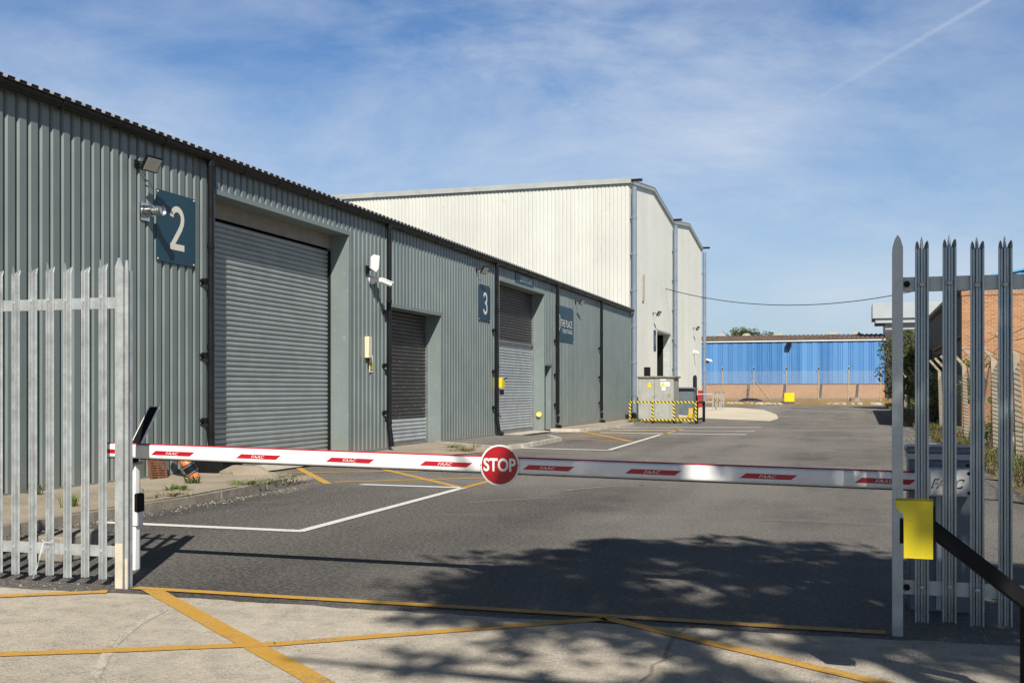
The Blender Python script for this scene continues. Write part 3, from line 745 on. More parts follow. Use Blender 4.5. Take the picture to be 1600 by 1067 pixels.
t = board(39.36, 41.95, 3.33, 4.66, 'name_sign', 'dark teal sign lettered THE PLACE on the far bays of the grey wall')
lettering('THE PLACE', 1.7, .27, (X + .022, 40.88, 4.02), U, V, M['white'], t)
lettering('TRADE STORAGE', 1.5, .15, (X + .022, 40.98, 3.73), U, V, M['white'], t)
stroke(arc2(0, 0, .18, .30, 0, 360, 20), .06, (X + .022, 39.72, 4.02), U, V, M['white'], t, 'emblem')
stroke(arc2(0, 0, .07, .14, 0, 360, 14), .035, (X + .022, 39.72, 4.02), U, V, M['white'], t, 'emblem')
stroke([(0, -.28), (0, -.46)], .06, (X + .022, 39.72, 4.02), U, V, M['white'], t, 'emblem')
t = thing('loading_sign', (X, 35.3, 4.98), 'narrow blue-grey sign lettered LOADING BAY above the tall bay door', 'sign')
part(B(X + .008, X + .02, 34.25, 36.35, 4.985, 5.33), 'board', M['sign'], t)
lettering('LOADING BAY', 1.45, .17, (X + .02, 35.45, 5.16), U, V, M['white'], t)

def floodlight(loc, label, sc=1., yaw=0.):
    """bracketed LED floodlight leaning out and down from the wall"""
    t = thing('floodlight', loc, label, 'floodlight', 'floodlights on the warehouse walls')
    x, y, z = loc
    mb = MB(); mb.box(x, x + .02, y - .07 * sc, y + .07 * sc, z - .07 * sc, z + .07 * sc)
    mb.tube([(x, y - .06 * sc, z), (x + .2 * sc, y - .06 * sc, z + .02 * sc)], .012 * sc, 8); mb.tube([(x, y + .06 * sc, z), (x + .2 * sc, y + .06 * sc, z + .02 * sc)], .012 * sc, 8)
    part(mb, 'bracket', M['matteblack'], t)
    c = Vector((x + .33 * sc, y, z - .02 * sc)); n = Vector((.62, -.12, -.42)).normalized()
    u = Vector((.15, 1, 0)).normalized(); u = (u - n * u.dot(n)).normalized(); v = n.cross(u)
    mb = MB(); mb.obox(c, u * .19 * sc, v * .15 * sc, n * .035 * sc)
    mb.obox(c - n * .045 * sc, u * .12 * sc, v * .10 * sc, n * .02 * sc)
    h = part(mb, 'lamp_head', M['matteblack'], t, bevel=.006 * sc)
    mb = MB(); mb.obox(c + n * .037 * sc, u * .165 * sc, v * .125 * sc, n * .003 * sc); part(mb, 'lens', M['glass_lamp'], h)
floodlight((X, 14.42, 4.93), 'black floodlight above the sign with the cream 2', .82)
floodlight((X, 30.35, 4.98), 'black floodlight above the sign with the cream 3', .8)
floodlight((X, 42.35, 4.98), 'black floodlight at the upper right corner of the lettered sign', .8)
# boiler flue
t = thing('wall_flue', (X, 14.62, 4.23), 'short shiny steel flue sticking out of the wall left of the cream 2', 'flue')
part(B(X + .002, X + .02, 14.50, 14.73, 4.09, 4.36), 'wall_plate', M['chrome'], t)
part(tube([(X + .02, 14.62, 4.23), (X + .17, 14.62, 4.23), (X + .172, 14.62, 4.23), (X + .30, 14.62, 4.23)], [.10, .088, .058, .058], 20), 'duct', M['chrome'], t)
mb = MB()
for k in range(3): mb.tube([(X + .19 + .035 * k, 14.62, 4.23), (X + .202 + .035 * k, 14.62, 4.23)], .07, 18)
mb.tube([(X + .30, 14.62, 4.23), (X + .335, 14.62, 4.23)], [.06, .078], 18, caps=False)
part(mb, 'terminal', M['steel'], t)
# siren box and camera
t = thing('siren_box', (X, 22.98, 4.35), 'white six-sided siren box on a black arm above the camera', 'alarm box')
n = Vector((.75, -.6, -.12)).normalized(); u = Vector((.6, .75, 0)).normalized(); v = n.cross(u) * -1
if v.z < 0: v = -v
hexa = [(-.13, -.14), (-.13, .17), (-.04, .26), (.13, .24), (.13, -.12), (.04, -.24)]
hexa = [(a * .78, b * .8) for a, b in hexa]
c = Vector((X + .22, 22.68, 4.30))
mb = MB(); mb.prism(hexa, lambda a, b: c + u * a + v * b, lambda a, b: c + u * a + v * b + n * .09); part(mb, 'cover', M['white'], t, bevel=.015)
mb = MB(); mb.tube([(X, 22.8, 4.2), (X + .14, 22.75, 4.2), (c.x, c.y, 4.28)], .035, 10); mb.box(X, X + .03, 22.72, 22.86, 4.1, 4.28); part(mb, 'arm', M['matteblack'], t)
t = thing('security_camera', (X, 23.05, 3.98), 'white security camera on a wall bracket below the white siren box', 'camera')
mb = MB(); mb.tube([(X, 23.0, 3.98), (X + .07, 23.0, 3.98)], .10, 18); mb.tube([(X + .07, 23.0, 3.98), (X + .14, 23.0, 3.98)], [.085, .06], 18); part(mb, 'base', M['white'], t)
mb = MB(); mb.tube([(X + .1, 23.0, 3.98), (X + .24, 23.03, 3.97)], .05, 12); part(mb, 'arm', M['white'], t)
d = Vector((.45, .55, -.22)).normalized(); c = Vector((X + .31, 23.08, 3.93))
mb = MB(); mb.tube([c - d * .12, c + d * .17], .055, 16); a = d.cross(Vector((0, 0, 1))).normalized(); b = a.cross(d)
mb.obox(c + b * .052 + d * .04, d * .16, a * .062, b * .012); part(mb, 'body', M['white'], t, bevel=.004)
mb = MB(); mb.tube([c + d * .17, c + d * .176], .045, 14); part(mb, 'lens', M['black'], t)
t = thing('junction_box', (X, 22.76, 2.2), 'tall narrow cream box on the grey wall between the first two roller doors', 'junction box')
part(B(X, X + .1, 22.68, 22.86, 2.2, 2.68), 'cover', M['cream_box'], t, bevel=.008)
part(tube([(X + .05, 22.77, 2.2), (X + .05, 22.77, 2.05)], .02, 8), 'cable_gland', M['matteblack'], t)
t = thing('warning_sign', (X, 23.0, 1.9), 'small yellow and white warning notice under the cream box', 'sign')
part(B(X + .002, X + .012, 22.93, 23.10, 1.88, 2.27), 'board', M['white'], t)
part(B(X + .0125, X + .014, 22.945, 23.085, 1.90, 2.12), 'yellow_panel', M['yellow'], t)
mb = MB(); mb.add([(X + .0145, 22.955, 2.13), (X + .0145, 23.075, 2.13), (X + .0145, 23.015, 2.245)], [(0, 1, 2)]); part(mb, 'yellow_triangle', M['yellow'], t, smooth=False)
mb = MB()
for k in range(4): mb.box(X + .0145, X + .0155, 22.955, 23.075 - .02 * (k % 2), 1.92 + .05 * k, 1.945 + .05 * k); mb.cut()
part(mb, 'print_line', M['matteblack'], t)
t = thing('call_box', (X, 32.45, 1.5), 'yellow box with an open flap on the left edge of the loading bay', 'call box')
part(B(X + .02, X + .15, 32.34, 32.64, 1.55, 1.86), 'housing', M['yellow'], t, bevel=.01)
mb = MB(); mb.obox((X + .18, 32.58, 1.84), (.05, .01, .02), (0, .06, 0), (0, 0, .015)); part(mb, 'flap', M['matteblack'], t)
part(tube([(X + .1, 32.5, 1.5), (X + .1, 32.5, 1.34)], .07, 10), 'base_mount', M['matteblack'], t)
t = thing('power_socket', (-10.62, 37.70, .7), 'small round yellow socket low on the reveal of the loading bay', 'socket')
part(tube([(-10.66, 37.69, .62), (-10.66, 37.62, .62)], .10, 18), 'ring', M['yellow'], t)
part(tube([(-10.66, 37.62, .6), (-10.66, 37.57, .6)], .05, 14), 'plug', M['white'], t)

# ------------------------------------------------------------------ white warehouse
XW, YW = -10.6, 53.86
ww = thing('white_warehouse', (XW, 67, .2), 'tall off-white warehouse with a double gable beyond the grey building', 'warehouse')
def gab(y):
    """top edge of the road-facing wall: two shallow gables"""
    y0 = YW if y < 67.4 else 67.4; w = 13.54 if y < 67.4 else 13.8
    return 11.86 + .80 * (1 - abs((y - y0) / w * 2 - 1)) * 1.0 if True else 0
SINE = [(0, 1), (.55, 1), (.66, 0), (.86, 0), (1, 1)]
mb = MB(); clad_x(mb, YW, -46, XW, 1.1, 11.76, .03, .2, SINE)
part(mb, 'side_wall', M['white_clad'], ww)
mb = MB()
def gsec(y0, y1, z0, z1=None):
    k = [y0] + [q for q in (60.63, 67.4, 74.3) if y0 < q < y1] + [y1]
    for a, b in zip(k, k[1:]): clad_y(mb, XW, a, b, z0, z1 if z1 else gab, .03, .25, SINE)
gsec(YW, 61.75, 1.15); gsec(61.75, 66.75, 4.95); gsec(66.75, 81.2, 1.15)
part(mb, 'gable_wall', M['white_clad'], ww)
mb = MB(); mb.box(-46, -11.4, YW + .2, 81.1, 0, 11.5); mb.box(-11.4, -10.7, YW + .2, 61.7, 0, 11.5); mb.box(-11.4, -10.7, 66.8, 81.1, 0, 11.5); mb.box(-11.4, -10.7, 61.71, 66.79, 5.05, 11.5)
part(mb, 'inner_shell', M['matteblack'], ww, smooth=False)
mb = MB()
mb.box(XW - .1, XW + .02, YW, 61.75, .1, 1.15); mb.cut(); mb.box(XW - .1, XW + .02, 66.75, 81.2, .2, 1.15); mb.cut(); mb.box(-46, XW - .1, YW + .01, YW + .1, 0, 1.1)
part(mb, 'brick_plinth', M['plinth'], ww)
mb = MB()
for y0, y1 in ((YW, 67.4), (67.4, 81.2)):
    ym = (y0 + y1) / 2
    for a, b in ((y0, ym), (ym, y1)):
        if a == 67.4: mb.cut()
        za, zb = gab(a + (.01 if a == 67.4 else 0)), gab(b - .01)
        mb.add([(XW + .12, a, za + .05), (XW + .12, b, zb + .05), (-46, b, zb + .05), (-46, a, za + .05)], [(0, 1, 2, 3)])
part(mb, 'roof', M['white_trim'], ww, smooth=False)
mb = MB()      # barge boards along the gable tops
for y0, y1 in ((YW - .05, 67.37), (67.43, 81.25)):
    ym = (y0 + y1) / 2
    for a, b in ((y0, ym), (ym, y1)):
        if a == 67.43: mb.cut()
        za, zb = gab(min(max(a, YW), 81.2) + (.03 if a > 67.41 and a < 67.5 else 0)), gab(min(b, 81.2))
        mb.add([(XW - .02, a, za - .14), (XW - .02, b, zb - .14), (XW - .02, b, zb + .08), (XW - .02, a, za + .08), (XW + .1, a, za - .14), (XW + .1, b, zb - .14), (XW + .1, b, zb + .08), (XW + .1, a, za + .08)],
               [(0, 1, 2, 3), (4, 5, 6, 7), (0, 1, 5, 4), (3, 2, 6, 7), (0, 3, 7, 4), (1, 2, 6, 5)])
part(mb, 'barge_board', M['white_trim'], ww)
part(B(-46, XW + .1, YW - .14, YW + .05, 11.74, 12.0), 'eave_gutter', M['white_trim'], ww)
for y, r in ((54.1, .13), (67.4, .13), (81.15, .13)):
    xx = XW + .2
    dp = part(tube([(xx, y, 11.6), (xx, y, gz(y) + .02)], r, 14), 'downpipe', M['bluegrey'], ww)
    mb = MB(); mb.box(XW + .02, XW + .6, y - .1, y + .1, 11.86, 11.98); part(mb, 'outlet_box', M['black'], dp)
    mb = MB()
    for z in (10, 8.2, 6.4, 4.6, 2.8, 1.2): mb.tube([(xx, y, z), (xx, y, z + .12)], r * 1.12, 14); mb.box(XW, xx, y - .1, y + .1, z + .02, z + .1); mb.cut()
    part(mb, 'pipe_bracket', M['bluegrey'], dp)
# deep door opening
mb = MB()
mb.box(XW - .80, XW + .02, 66.6, 66.75, .15, 4.95); mb.cut(); mb.box(XW - .72, XW + .02, 61.75, 61.85, .15, 4.95)
part(mb, 'door_reveal', mat('pale_reveal', (.40, .44, .42), .5), ww)
part(B(XW - .72, XW + .03, 61.85, 66.6, 4.85, 4.95), 'door_head', M['white_trim'], ww)
mb = MB(); slats(mb, XW - .76, 61.85, 66.6, .2, 4.85, .15, .02); part(mb, 'roller_door', M['shutter_brown'], ww)
mb = MB(); mb.box(XW - .76, XW - .42, 66.52, 66.598, .2, 4.84); part(mb, 'guide_channel', M['matteblack'], ww)
part(B(XW + .005, XW + .1, 79.0, 81.0, .27, 1.5), 'red_panel', M['red'], ww)
part(B(XW + .02, XW + .06, 57.3, 57.75, 6.2, 7.6), 'vent_grille', M['kerb_pale'], ww)
t = board(60.75, 61.55, 3.7, 4.86, 'number_sign', 'narrow dark sign left of the door opening in the white wall', XW)
stroke([(0, .28), (0, -.28)], .09, (XW + .022, 61.15, 4.28), U, V, M['cream'], t, 'numeral'); 
floodlight((XW, 60.6, 5.75), 'black floodlight above the door opening of the white warehouse', 1.0)
floodlight((XW, 76.6, 5.8), 'black floodlight on the farther gable of the white warehouse', 1.0)
t = thing('security_camera', (XW, 76.9, 4.2), 'tiny white camera below the farther floodlight on the white wall', 'camera')
part(B(XW, XW + .1, 76.8, 77.1, 4.1, 4.3), 'base', M['white'], t); part(tube([(XW + .1, 76.95, 4.2), (XW + .4, 76.8, 4.05)], .09, 10), 'body', M['white'], t)
t = thing('security_camera', (XW + .35, 81.4, 3.6), 'white camera at the corner pipe of the white warehouse before the blue wall', 'camera')
part(B(XW + .1, XW + .5, 81.2, 81.35, 3.5, 3.7), 'base', M['matteblack'], t); part(tube([(XW + .35, 81.3, 3.75), (XW + .75, 81.15, 3.65)], .085, 10), 'body', M['white'], t)
# overhead cable
P0, P1 = Vector((XW, 64.9, 7.5)), Vector((4.2, 58.0, 6.7))
mb = MB(); mb.tube([P0.lerp(P1, i / 20) - Vector((0, 0, 1.0 * 4 * (i / 20) * (1 - i / 20))) for i in range(21)], .022, 6)
single(mb, 'overhead_cable', M['matteblack'], P0, 'thin dark cable sagging from the white warehouse to the building on the right', 'cable')

# ------------------------------------------------------------------ transformer cabinet and its guard rails
ct = thing('electrical_cabinet', (-8.66, 51, 0), 'weathered pale grey steel electrical cabinet behind striped rails', 'electrical cabinet')
part(B(-9.5, -7.85, 50.35, 51.9, .08, 2.06), 'body', M['transformer'], ct, bevel=.01)
part(B(-9.58, -7.77, 50.25, 52.0, 2.06, 2.14), 'lid', mat('mossy_lid', (.20, .185, .14), .8, 0, .3, 5), ct, bevel=.01)
mb = MB(); mb.box(-8.72, -7.87, 50.32, 50.36, .12, 2.02); part(mb, 'door', M['transformer'], ct, bevel=.006)
mb = MB(); mb.box(-9.48, -8.74, 50.32, 50.36, .12, 2.02); part(mb, 'door', M['transformer'], ct, bevel=.006)
part(B(-9.25, -9.0, 50.5, 50.8, 2.14, 2.56), 'vent_cowl', M['matteblack'], ct)
mb = MB(); mb.add([(-9.05, 50.312, 1.72), (-8.87, 50.312, 1.72), (-8.96, 50.312, 1.9)], [(0, 1, 2)]); mb.box(-9.05, -8.87, 50.31, 50.315, 1.62, 1.71); part(mb, 'warning_label', M['yellow'], ct, smooth=False)
lb = part(B(-8.45, -8.02, 50.308, 50.316, 1.66, 1.87), 'notice', M['white'], ct)
part(B(-8.40, -8.22, 50.305, 50.316, 1.48, 1.655), 'notice', M['white'], ct)
mb = MB(); mb.add([(-8.44, 50.30, 1.68), (-8.22, 50.30, 1.68), (-8.33, 50.30, 1.88)], [(0, 1, 2)]); part(mb, 'yellow_triangle', M['yellow'], lb, smooth=False)
part(B(-8.48, -8.2, 50.308, 50.316, 1.94, 2.0), 'notice', M['white'], ct)
part(B(-9.6, -7.75, 50.2, 52.0, 0, .08), 'base_slab', M['kerb_pale'], ct)
hb = thing('guard_rail', (-8.15, 49.2, 0), 'yellow and black striped guard rail round the electrical cabinet', 'guard rail')
for z in (.96, .16):
    part(B(-9.68, -6.64, 49.17, 49.23, z - .04, z + .04), 'rail', M['hazard'], hb)
for x in (-9.64, -8.62, -7.66, -6.68):
    p = part(B(x - .045, x + .045, 49.14, 49.165, .12, 1.0), 'post', M['hazard'], hb)
    part(B(x - .045, x + .045, 49.17, 49.26, 0, .12), 'foot', M['matteblack'], p)
mb = MB(); mb.box(-6.72, -6.6, 49.24, 49.36, 0, .98); mb.box(-6.72, -6.6, 51.7, 51.8, 0, .98)
for z in (.95, .2): mb.box(-6.70, -6.62, 49.36, 51.7, z - .05, z + .03)
part(mb, 'return_rail', M['matteblack'], hb)
t = thing('rubbish_bin', (-8.2, 56, .06), 'grey-green wheeled bin with a lid behind the electrical cabinet', 'bin')
mb = MB(); mb.prism([(-.42, .2), (.42, .2), (.5, 1.45), (-.5, 1.45)], lambda a, b: (-8.15 + a, 55.6, .06 + b), lambda a, b: (-8.15 + a, 56.5, .06 + b)); part(mb, 'body', M['bin'], t, bevel=.02)
mb = MB(); mb.box(-8.72, -7.58, 55.5, 56.6, 1.51, 1.6); mb.tube([(-8.7, 55.48, 1.6), (-7.6, 55.48, 1.6)], .05, 8); part(mb, 'lid', M['bin'], t, bevel=.02)
for xx in (-8.5, -7.8): part(tube([(xx - .04, 55.7, .16), (xx + .04, 55.7, .16)], .1, 14), 'wheel', M['black'], t)
t = thing('pallet_truck', (-7.7, 54.5, .05), 'yellow hand pallet truck parked behind the striped rails', 'pallet truck')
for yy in (54.1, 54.55): part(B(-8.9, -7.75, yy - .08, yy + .08, .10, .19), 'fork', M['dull_yellow'], t, bevel=.01)
mb = MB(); mb.prism([(-.25, 0), (.25, 0), (.25, .22), (.1, .5), (-.1, .5), (-.25, .22)], lambda a, b: (-7.72, 54.32 + a, .12 + b), lambda a, b: (-7.5, 54.32 + a, .12 + b)); part(mb, 'pump_body', M['dull_yellow'], t, bevel=.01)
part(tube([(-7.5, 54.3, .4), (-7.3, 54.3, 1.1), (-7.3, 54.12, 1.2), (-7.3, 54.48, 1.2)], .025, 8), 'handle', M['matteblack'], t)
part(tube([(-7.62, 54.2, .13), (-7.62, 54.44, .13)], .09, 14), 'wheel', M['black'], t)
single(tube([(-8.2, 60, .09), (-8.2, 60, 2.2), (-8.2, 60, 2.32)], [.11, .11, .05], 10), 'bollard', M['matteblack'], (-8.2, 60, .09), 'thin black upright post in front of the white warehouse', 'post')
# hoop rails by the corner
t = thing('hoop_barrier', (-8.5, 72, .2), 'galvanised tubular hoop rail at the corner of the white warehouse', 'rail')
g0 = gz(72)
for xx in (-8.68, -8.42, -8.16): part(tube([(xx, 72, g0), (xx, 72, g0 + 1.1), (xx + .03, 72.1, g0 + 1.2), (xx + .03, 73.4, g0 + 1.2), (xx, 73.5, g0 + 1.1), (xx, 73.5, g0)], .035, 8), 'hoop', M['galv'], t)
mb = MB()
for z in (1.05, .55): mb.tube([(-9.9, 72, g0 + z), (-8.68, 72, g0 + z)], .032, 8); mb.cut()
part(mb, 'cross_rail', M['galv'], t)
# ------------------------------------------------------------------ blue building at the end
bb = thing('blue_warehouse', (-6, 100, .45), 'long low bright blue warehouse on a brick base across the end of the road', 'warehouse')
BP = [(0, 1), (.50, 1), (.53, 0), (.57, 0), (.60, 1), (.68, 1), (.71, 0), (.75, 0), (.78, 1), (.86, 1), (.89, 0), (.95, 0), (1, 1)]
mb = MB(); clad_x(mb, 100, -40, 2.6, 2.1, 5.85, .05, .86, BP); part(mb, 'wall', M['blue'], bb)
part(B(-40, 2.6, 100.02, 100.3, .3, 2.05), 'brick_base', M['brick_pale'], bb, smooth=False)
part(B(-40, 2.6, 99.98, 100.3, 2.05, 2.12), 'sill_strip', M['plinth'], bb)
part(B(-40, 2.6, 100.1, 112, .3, 5.8), 'inner_shell', M['matteblack'], bb, smooth=False)
part(B(-40.1, 2.65, 99.85, 100.1, 5.82, 5.97), 'fascia', M['white'], bb)
mb = MB()
COR = [(0, 1), (.2, .85), (.35, .35), (.5, 0), (.65, .35), (.8, .85), (1, 1)]
mb.strip(profile(-40, 2.6, .40, COR), lambda p: ((p[0], 99.78, 5.98 + p[1] * .1), (p[0], 106, 6.62 + p[1] * .1)))
mb.strip(profile(-40, 2.6, .40, COR), lambda p: ((p[0], 106, 6.62 + p[1] * .1), (p[0], 112.3, 5.98 + p[1] * .1)))
mb.strip(profile(-40, 2.6, .40, COR), lambda p: ((p[0], 99.78, 5.97), (p[0], 99.78, 5.98 + p[1] * .1)))
rf = part(mb, 'roof', M['brownroof'], bb)
for xx in (-11.9, -9.6, -6.6, -1.8, .3):
    mb = MB(); mb.prism([(-.42, 0), (.42, 0), (.22, .2), (-.22, .2)], lambda a, b: (xx + a, 105.3, 6.65 + b), lambda a, b: (xx + a, 106.2, 6.65 + b)); part(mb, 'roof_vent', M['kerb_pale'], rf)
part(B(-5.6, -5.2, 99.5, 99.84, 5.3, 5.72), 'wall_lamp', M['matteblack'], bb)

# chain link fence in front of it
ff = thing('chain_link_fence', (-6, 92, gz(92)), 'old chain link fence on concrete posts in front of the blue warehouse', 'fence')
fx = [-17.9, -15.4, -12.85, -10.3, -7.76, -5.16, -2.66, -.34, 2.1]
gf = gz(92) + .3
for i, x in enumerate(fx):
    mb = MB(); mb.prism([(-.05, -.05), (.05, -.05), (.05, .05), (-.05, .05)], lambda a, b: (x + a, 92 + b, gf - .1), lambda a, b: (x + a * .7, 92 + b * .7, gf + 2.55))
    mb.obox((x, 91.85, gf + 2.62), (.04, 0, 0), (0, .2, -.12), (0, .03, .04))
    part(mb, 'post', M['conc_post'], ff)
    if i == 4:
        for sx in (-1.3, 1.3): part(tube([(x, 92, gf + 1.7), (x + sx, 92, gf + .05)], .03, 6), 'strut', M['conc_post'], ff)
for a, b in zip(fx, fx[1:]):
    mb = MB(); mb.add([(a, 92.08, gf), (b, 92.08, gf), (b, 92.08, gf + 2.4), (a, 92.08, gf + 2.4)], [(0, 1, 2, 3)]); part(mb, 'wire_mesh', M['chain_grey'], ff, smooth=False)
for k, (x, yy) in enumerate(((-8.75, 97), (-5.7, 97), (-2.7, 97), (.25, 97), (3.0, 97))):
    mb = MB(); mb.tube([(x, yy, gz(97) + .3), (x + .12, yy, gz(97) + 1.6)], .11, 6)
    single(mb, 'timber_stake', M['wood'], (x, yy, gz(97) + .3), 'dark leaning stake before the pale brick base, %s' % ('at the black tarpaulin', 'left of the yellow block', 'right of the yellow block', 'near the round slab', 'beside the bush')[k], 'stake', 'stakes along the brick base')
def blob(mb, c, rx, ry, rz, seg=8, jit=.25):
    vs = [(c[0], c[1], c[2] + rz)]; fs = []
    for j in range(1, 4):
        a = math.pi / 2 * j / 3
        for k in range(seg):
            q = 1 + rnd.uniform(-jit, jit); t = 2 * math.pi * k / seg
            vs.append((c[0] + rx * q * math.sin(a) * math.cos(t), c[1] + ry * q * math.sin(a) * math.sin(t), c[2] + rz * math.cos(a) * (1 + rnd.uniform(-jit, jit)) - (.05 if j == 3 else 0)))
    for k in range(seg): fs.append((0, 1 + k, 1 + (k + 1) % seg))
    for j in range(2):
        for k in range(seg): a = 1 + j * seg + k; b = 1 + j * seg + (k + 1) % seg; fs.append((a, a + seg, b + seg, b))
    mb.add(vs, fs)
mb = MB(); blob(mb, (-7.95, 90.5, gz(90) + .15), 1.0, .6, .38, 12, .15)
single(mb, 'tarpaulin', M['tarp'], (-7.95, 90.5, gz(90)), 'crumpled black tarpaulin heap on the verge by the blue warehouse', 'tarpaulin')
t = thing('yellow_block', (-4.8, 89.6, gz(89)), 'yellow painted block on a dark base at the end of the road', 'block')
part(B(-5.2, -4.42, 89.3, 90.1, gz(89) + .25, gz(89) + .95), 'block', M['yellow'], t, bevel=.03)
part(B(-5.35, -4.45, 89.2, 90.15, gz(89) - .05, gz(89) + .25), 'base', M['plinth'], t, bevel=.02)
mb = MB(); mb.tube([(.15, 90.5, gz(90) + .2), (.15, 90.5, gz(90) + .55), (.15, 90.5, gz(90) + .6)], [.45, .45, .3], 14)
single(mb, 'round_slab', M['kerb'], (.15, 90.5, gz(90) + .1), 'grey round slab lying on the straw verge near the bush', 'slab')
mb = MB()
for k in range(90):
    x = rnd.uniform(-10, -5.2) if k < 60 else rnd.uniform(-2, 2); s = rnd.uniform(.06, .2)
    blob(mb, (x, 89 + rnd.uniform(-.5, .5), gz(89) + .08), s, s, s * .8, 5)
tag(struct(mb, 'rubble', M['rubble']), kind='stuff', label='pale broken rubble along the end of the road', cat='rubble')

# ------------------------------------------------------------------ foliage
def leaves(mb, cx, cy, cz, rx, ry, rz, n, s, shell=.55, rg=rnd, flat=0.):
    for _ in range(n):
        while True:
            d = Vector((rg.uniform(-1, 1), rg.uniform(-1, 1), rg.uniform(-1, 1)))
            if .05 < d.length < 1: break
        d = d.normalized() * (shell + (1 - shell) * rg.random() ** .6)
        p = Vector((cx + d.x * rx, cy + d.y * ry, cz + d.z * rz))
        a = Vector((rg.gauss(0, 1), rg.gauss(0, 1), rg.gauss(0, .7))).normalized(); b = a.cross(Vector((rg.gauss(0, 1), rg.gauss(0, 1), rg.gauss(0, 1)))).normalized()
        l = s * rg.uniform(.6, 1.3); w = l * .5
        mb.add([p - a * l * .5, p + b * w * .5, p + a * l * .6, p - b * w * .5], [(0, 1, 2, 3)])
def clumps(mb, cx, cy, cz, rx, ry, rz, k, n, s, rc, rg=rnd):
    for _ in range(k):
        while True:
            d = Vector((rg.uniform(-1, 1), rg.uniform(-1, 1), rg.uniform(-1, 1)))
            if d.length < 1: break
        q = rc * rg.uniform(.6, 1.3)
        leaves(mb, cx + d.x * rx, cy + d.y * ry, cz + d.z * rz, q, q, q * .7, n, s, .3, rg)
def limb(mb, pts, r0, r1, seg=8): mb.tube(pts, [r0 + (r1 - r0) * i / (len(pts) - 1) for i in range(len(pts))], seg)
def bush(name, loc, r, h, n, s, m, label, cat='bush', k=26):
    t = thing(name, loc, label, cat)
    mb = MB(); clumps(mb, loc[0], loc[1], loc[2] + h * .52, r * .8, r * .8, h * .42, k, n, s, r * .42)
    part(mb, 'foliage', M[m], t, smooth=False)
    mb = MB()
    for j in range(5):
        a = j * 1.3; limb(mb, [(loc[0], loc[1], loc[2] - .05), (loc[0] + .2 * r * math.cos(a), loc[1] + .2 * r * math.sin(a), loc[2] + h * .3), (loc[0] + .5 * r * math.cos(a), loc[1] + .5 * r * math.sin(a), loc[2] + h * .75)], .06, .015, 6)
    part(mb, 'stem', M['bark'], t)
    return t
bush('large_bush', (3.75, 78, gz(78)), 2.3, 5.3, 260, .2, 'leaf_dark', 'large dark olive bush at the far end of the right-hand fence', 'bush', 44)
bush('ivy_bush', (4.1, 66, gz(66)), 1.9, 4.2, 220, .17, 'leaf', 'dark green bush growing over the fence in front of the large bush', 'bush', 34)
bush('low_bush', (3.05, 47, .05), .85, 2.1, 150, .11, 'leaf_lite', 'low bright green bush growing through the chain link fence', 'bush', 18)
bush('low_bush', (3.7, 37, .05), .7, 3.0, 90, .10, 'leaf_lite', 'tall thin sapling with light leaves behind the right-hand fence', 'bush', 12)
bush('low_bush', (3.5, 29.5, .05), .55, 1.25, 70, .08, 'leaf_lite', 'small ragged shrub at the foot of the nearer concrete fence posts', 'bush', 10)
bush('low_bush', (3.9, 56, .1), 1.2, 3.2, 150, .13, 'leaf', 'mid-sized shrub between the ivy bush and the low green bush', 'bush', 22)
# tree whose top shows above the blue roof
t = thing('background_tree', (-11.6, 125, .4), 'tree top showing above the brown roof of the blue warehouse', 'tree')
mb = MB()
for k in range(26):
    a = rnd.uniform(-1, 1); clumps(mb, -11.6 + a * 2.6, 125 + rnd.uniform(-1.5, 1.5), 7.9 - abs(a) * .7 + rnd.uniform(-.8, .5), .5, .5, .35, 2, 34, .24, .5)
part(mb, 'crown', M['leaf'], t, smooth=False)
mb = MB(); limb(mb, [(-11.6, 125, .4), (-11.5, 125, 4), (-11.7, 125, 7)], .3, .1)
for k in range(7): a = -1.4 + k * .47; limb(mb, [(-11.55, 125, 5), (-11.6 + 1.5 * math.sin(a), 125, 7.2), (-11.6 + 3.0 * math.sin(a), 125, 7.4 + 1.3 * math.cos(a))], .09, .02, 5)
part(mb, 'trunk', M['bark'], t)
# the tree beside the entrance whose shade falls through the gateway
t = thing('shade_tree', (5.2, -3.2, 0), 'broad leafy tree beside the entrance casting dappled shade over the gateway', 'tree')
rg = random.Random(21)
mb = MB()
TC = (3.3, -1.35, 8.2)
# outline of the crown, seen along the sun, as it falls on the ground (x, y in metres)
OUT = [(-2.9, 6.9), (-3.0, 7.8), (-2.55, 8.2), (-2.9, 9.1), (-2.5, 10.0), (-1.9, 10.9), (-1.2, 11.0), (-.8, 10.6), (-.2, 10.9), (.1, 10.2), (.5, 9.9), (1.1, 10.0), (1.6, 9.6), (2.3, 9.9), (3.2, 9.7), (4.6, 9.2), (5.2, 7.0), (4.8, 4.5), (2.0, 3.2), (-2.0, 2.6), (-2.7, 3.2), (-2.95, 4.8), (-2.6, 5.8)]
def inside(x, y):
    c = False; n = len(OUT)
    for i in range(n):
        (x0, y0), (x1, y1) = OUT[i], OUT[i - 1]
        if (y0 > y) != (y1 > y) and x < (x1 - x0) * (y - y0) / (y1 - y0) + x0: c = not c
    return c
k = 0
while k < 395:
    gx, gy = rg.uniform(-4.2, 5.3), rg.uniform(2.5, 11.1)
    if not inside(gx, gy): continue
    if gy < 6.6 and gx < 1.8 and rg.random() < (.83 if gx < -.7 else .6): continue
    z = 8.1 + rg.uniform(-2.1, 2.1) * (1 - .5 * abs(gy - 7) / 4)
    q = rg.uniform(.22, .60)
    leaves(mb, gx + .512 * z, gy - 1.1325 * z, z, q, q, q * .5, 58, .19, .2, rg); k += 1
part(mb, 'crown', M['leaf'], t, smooth=False)
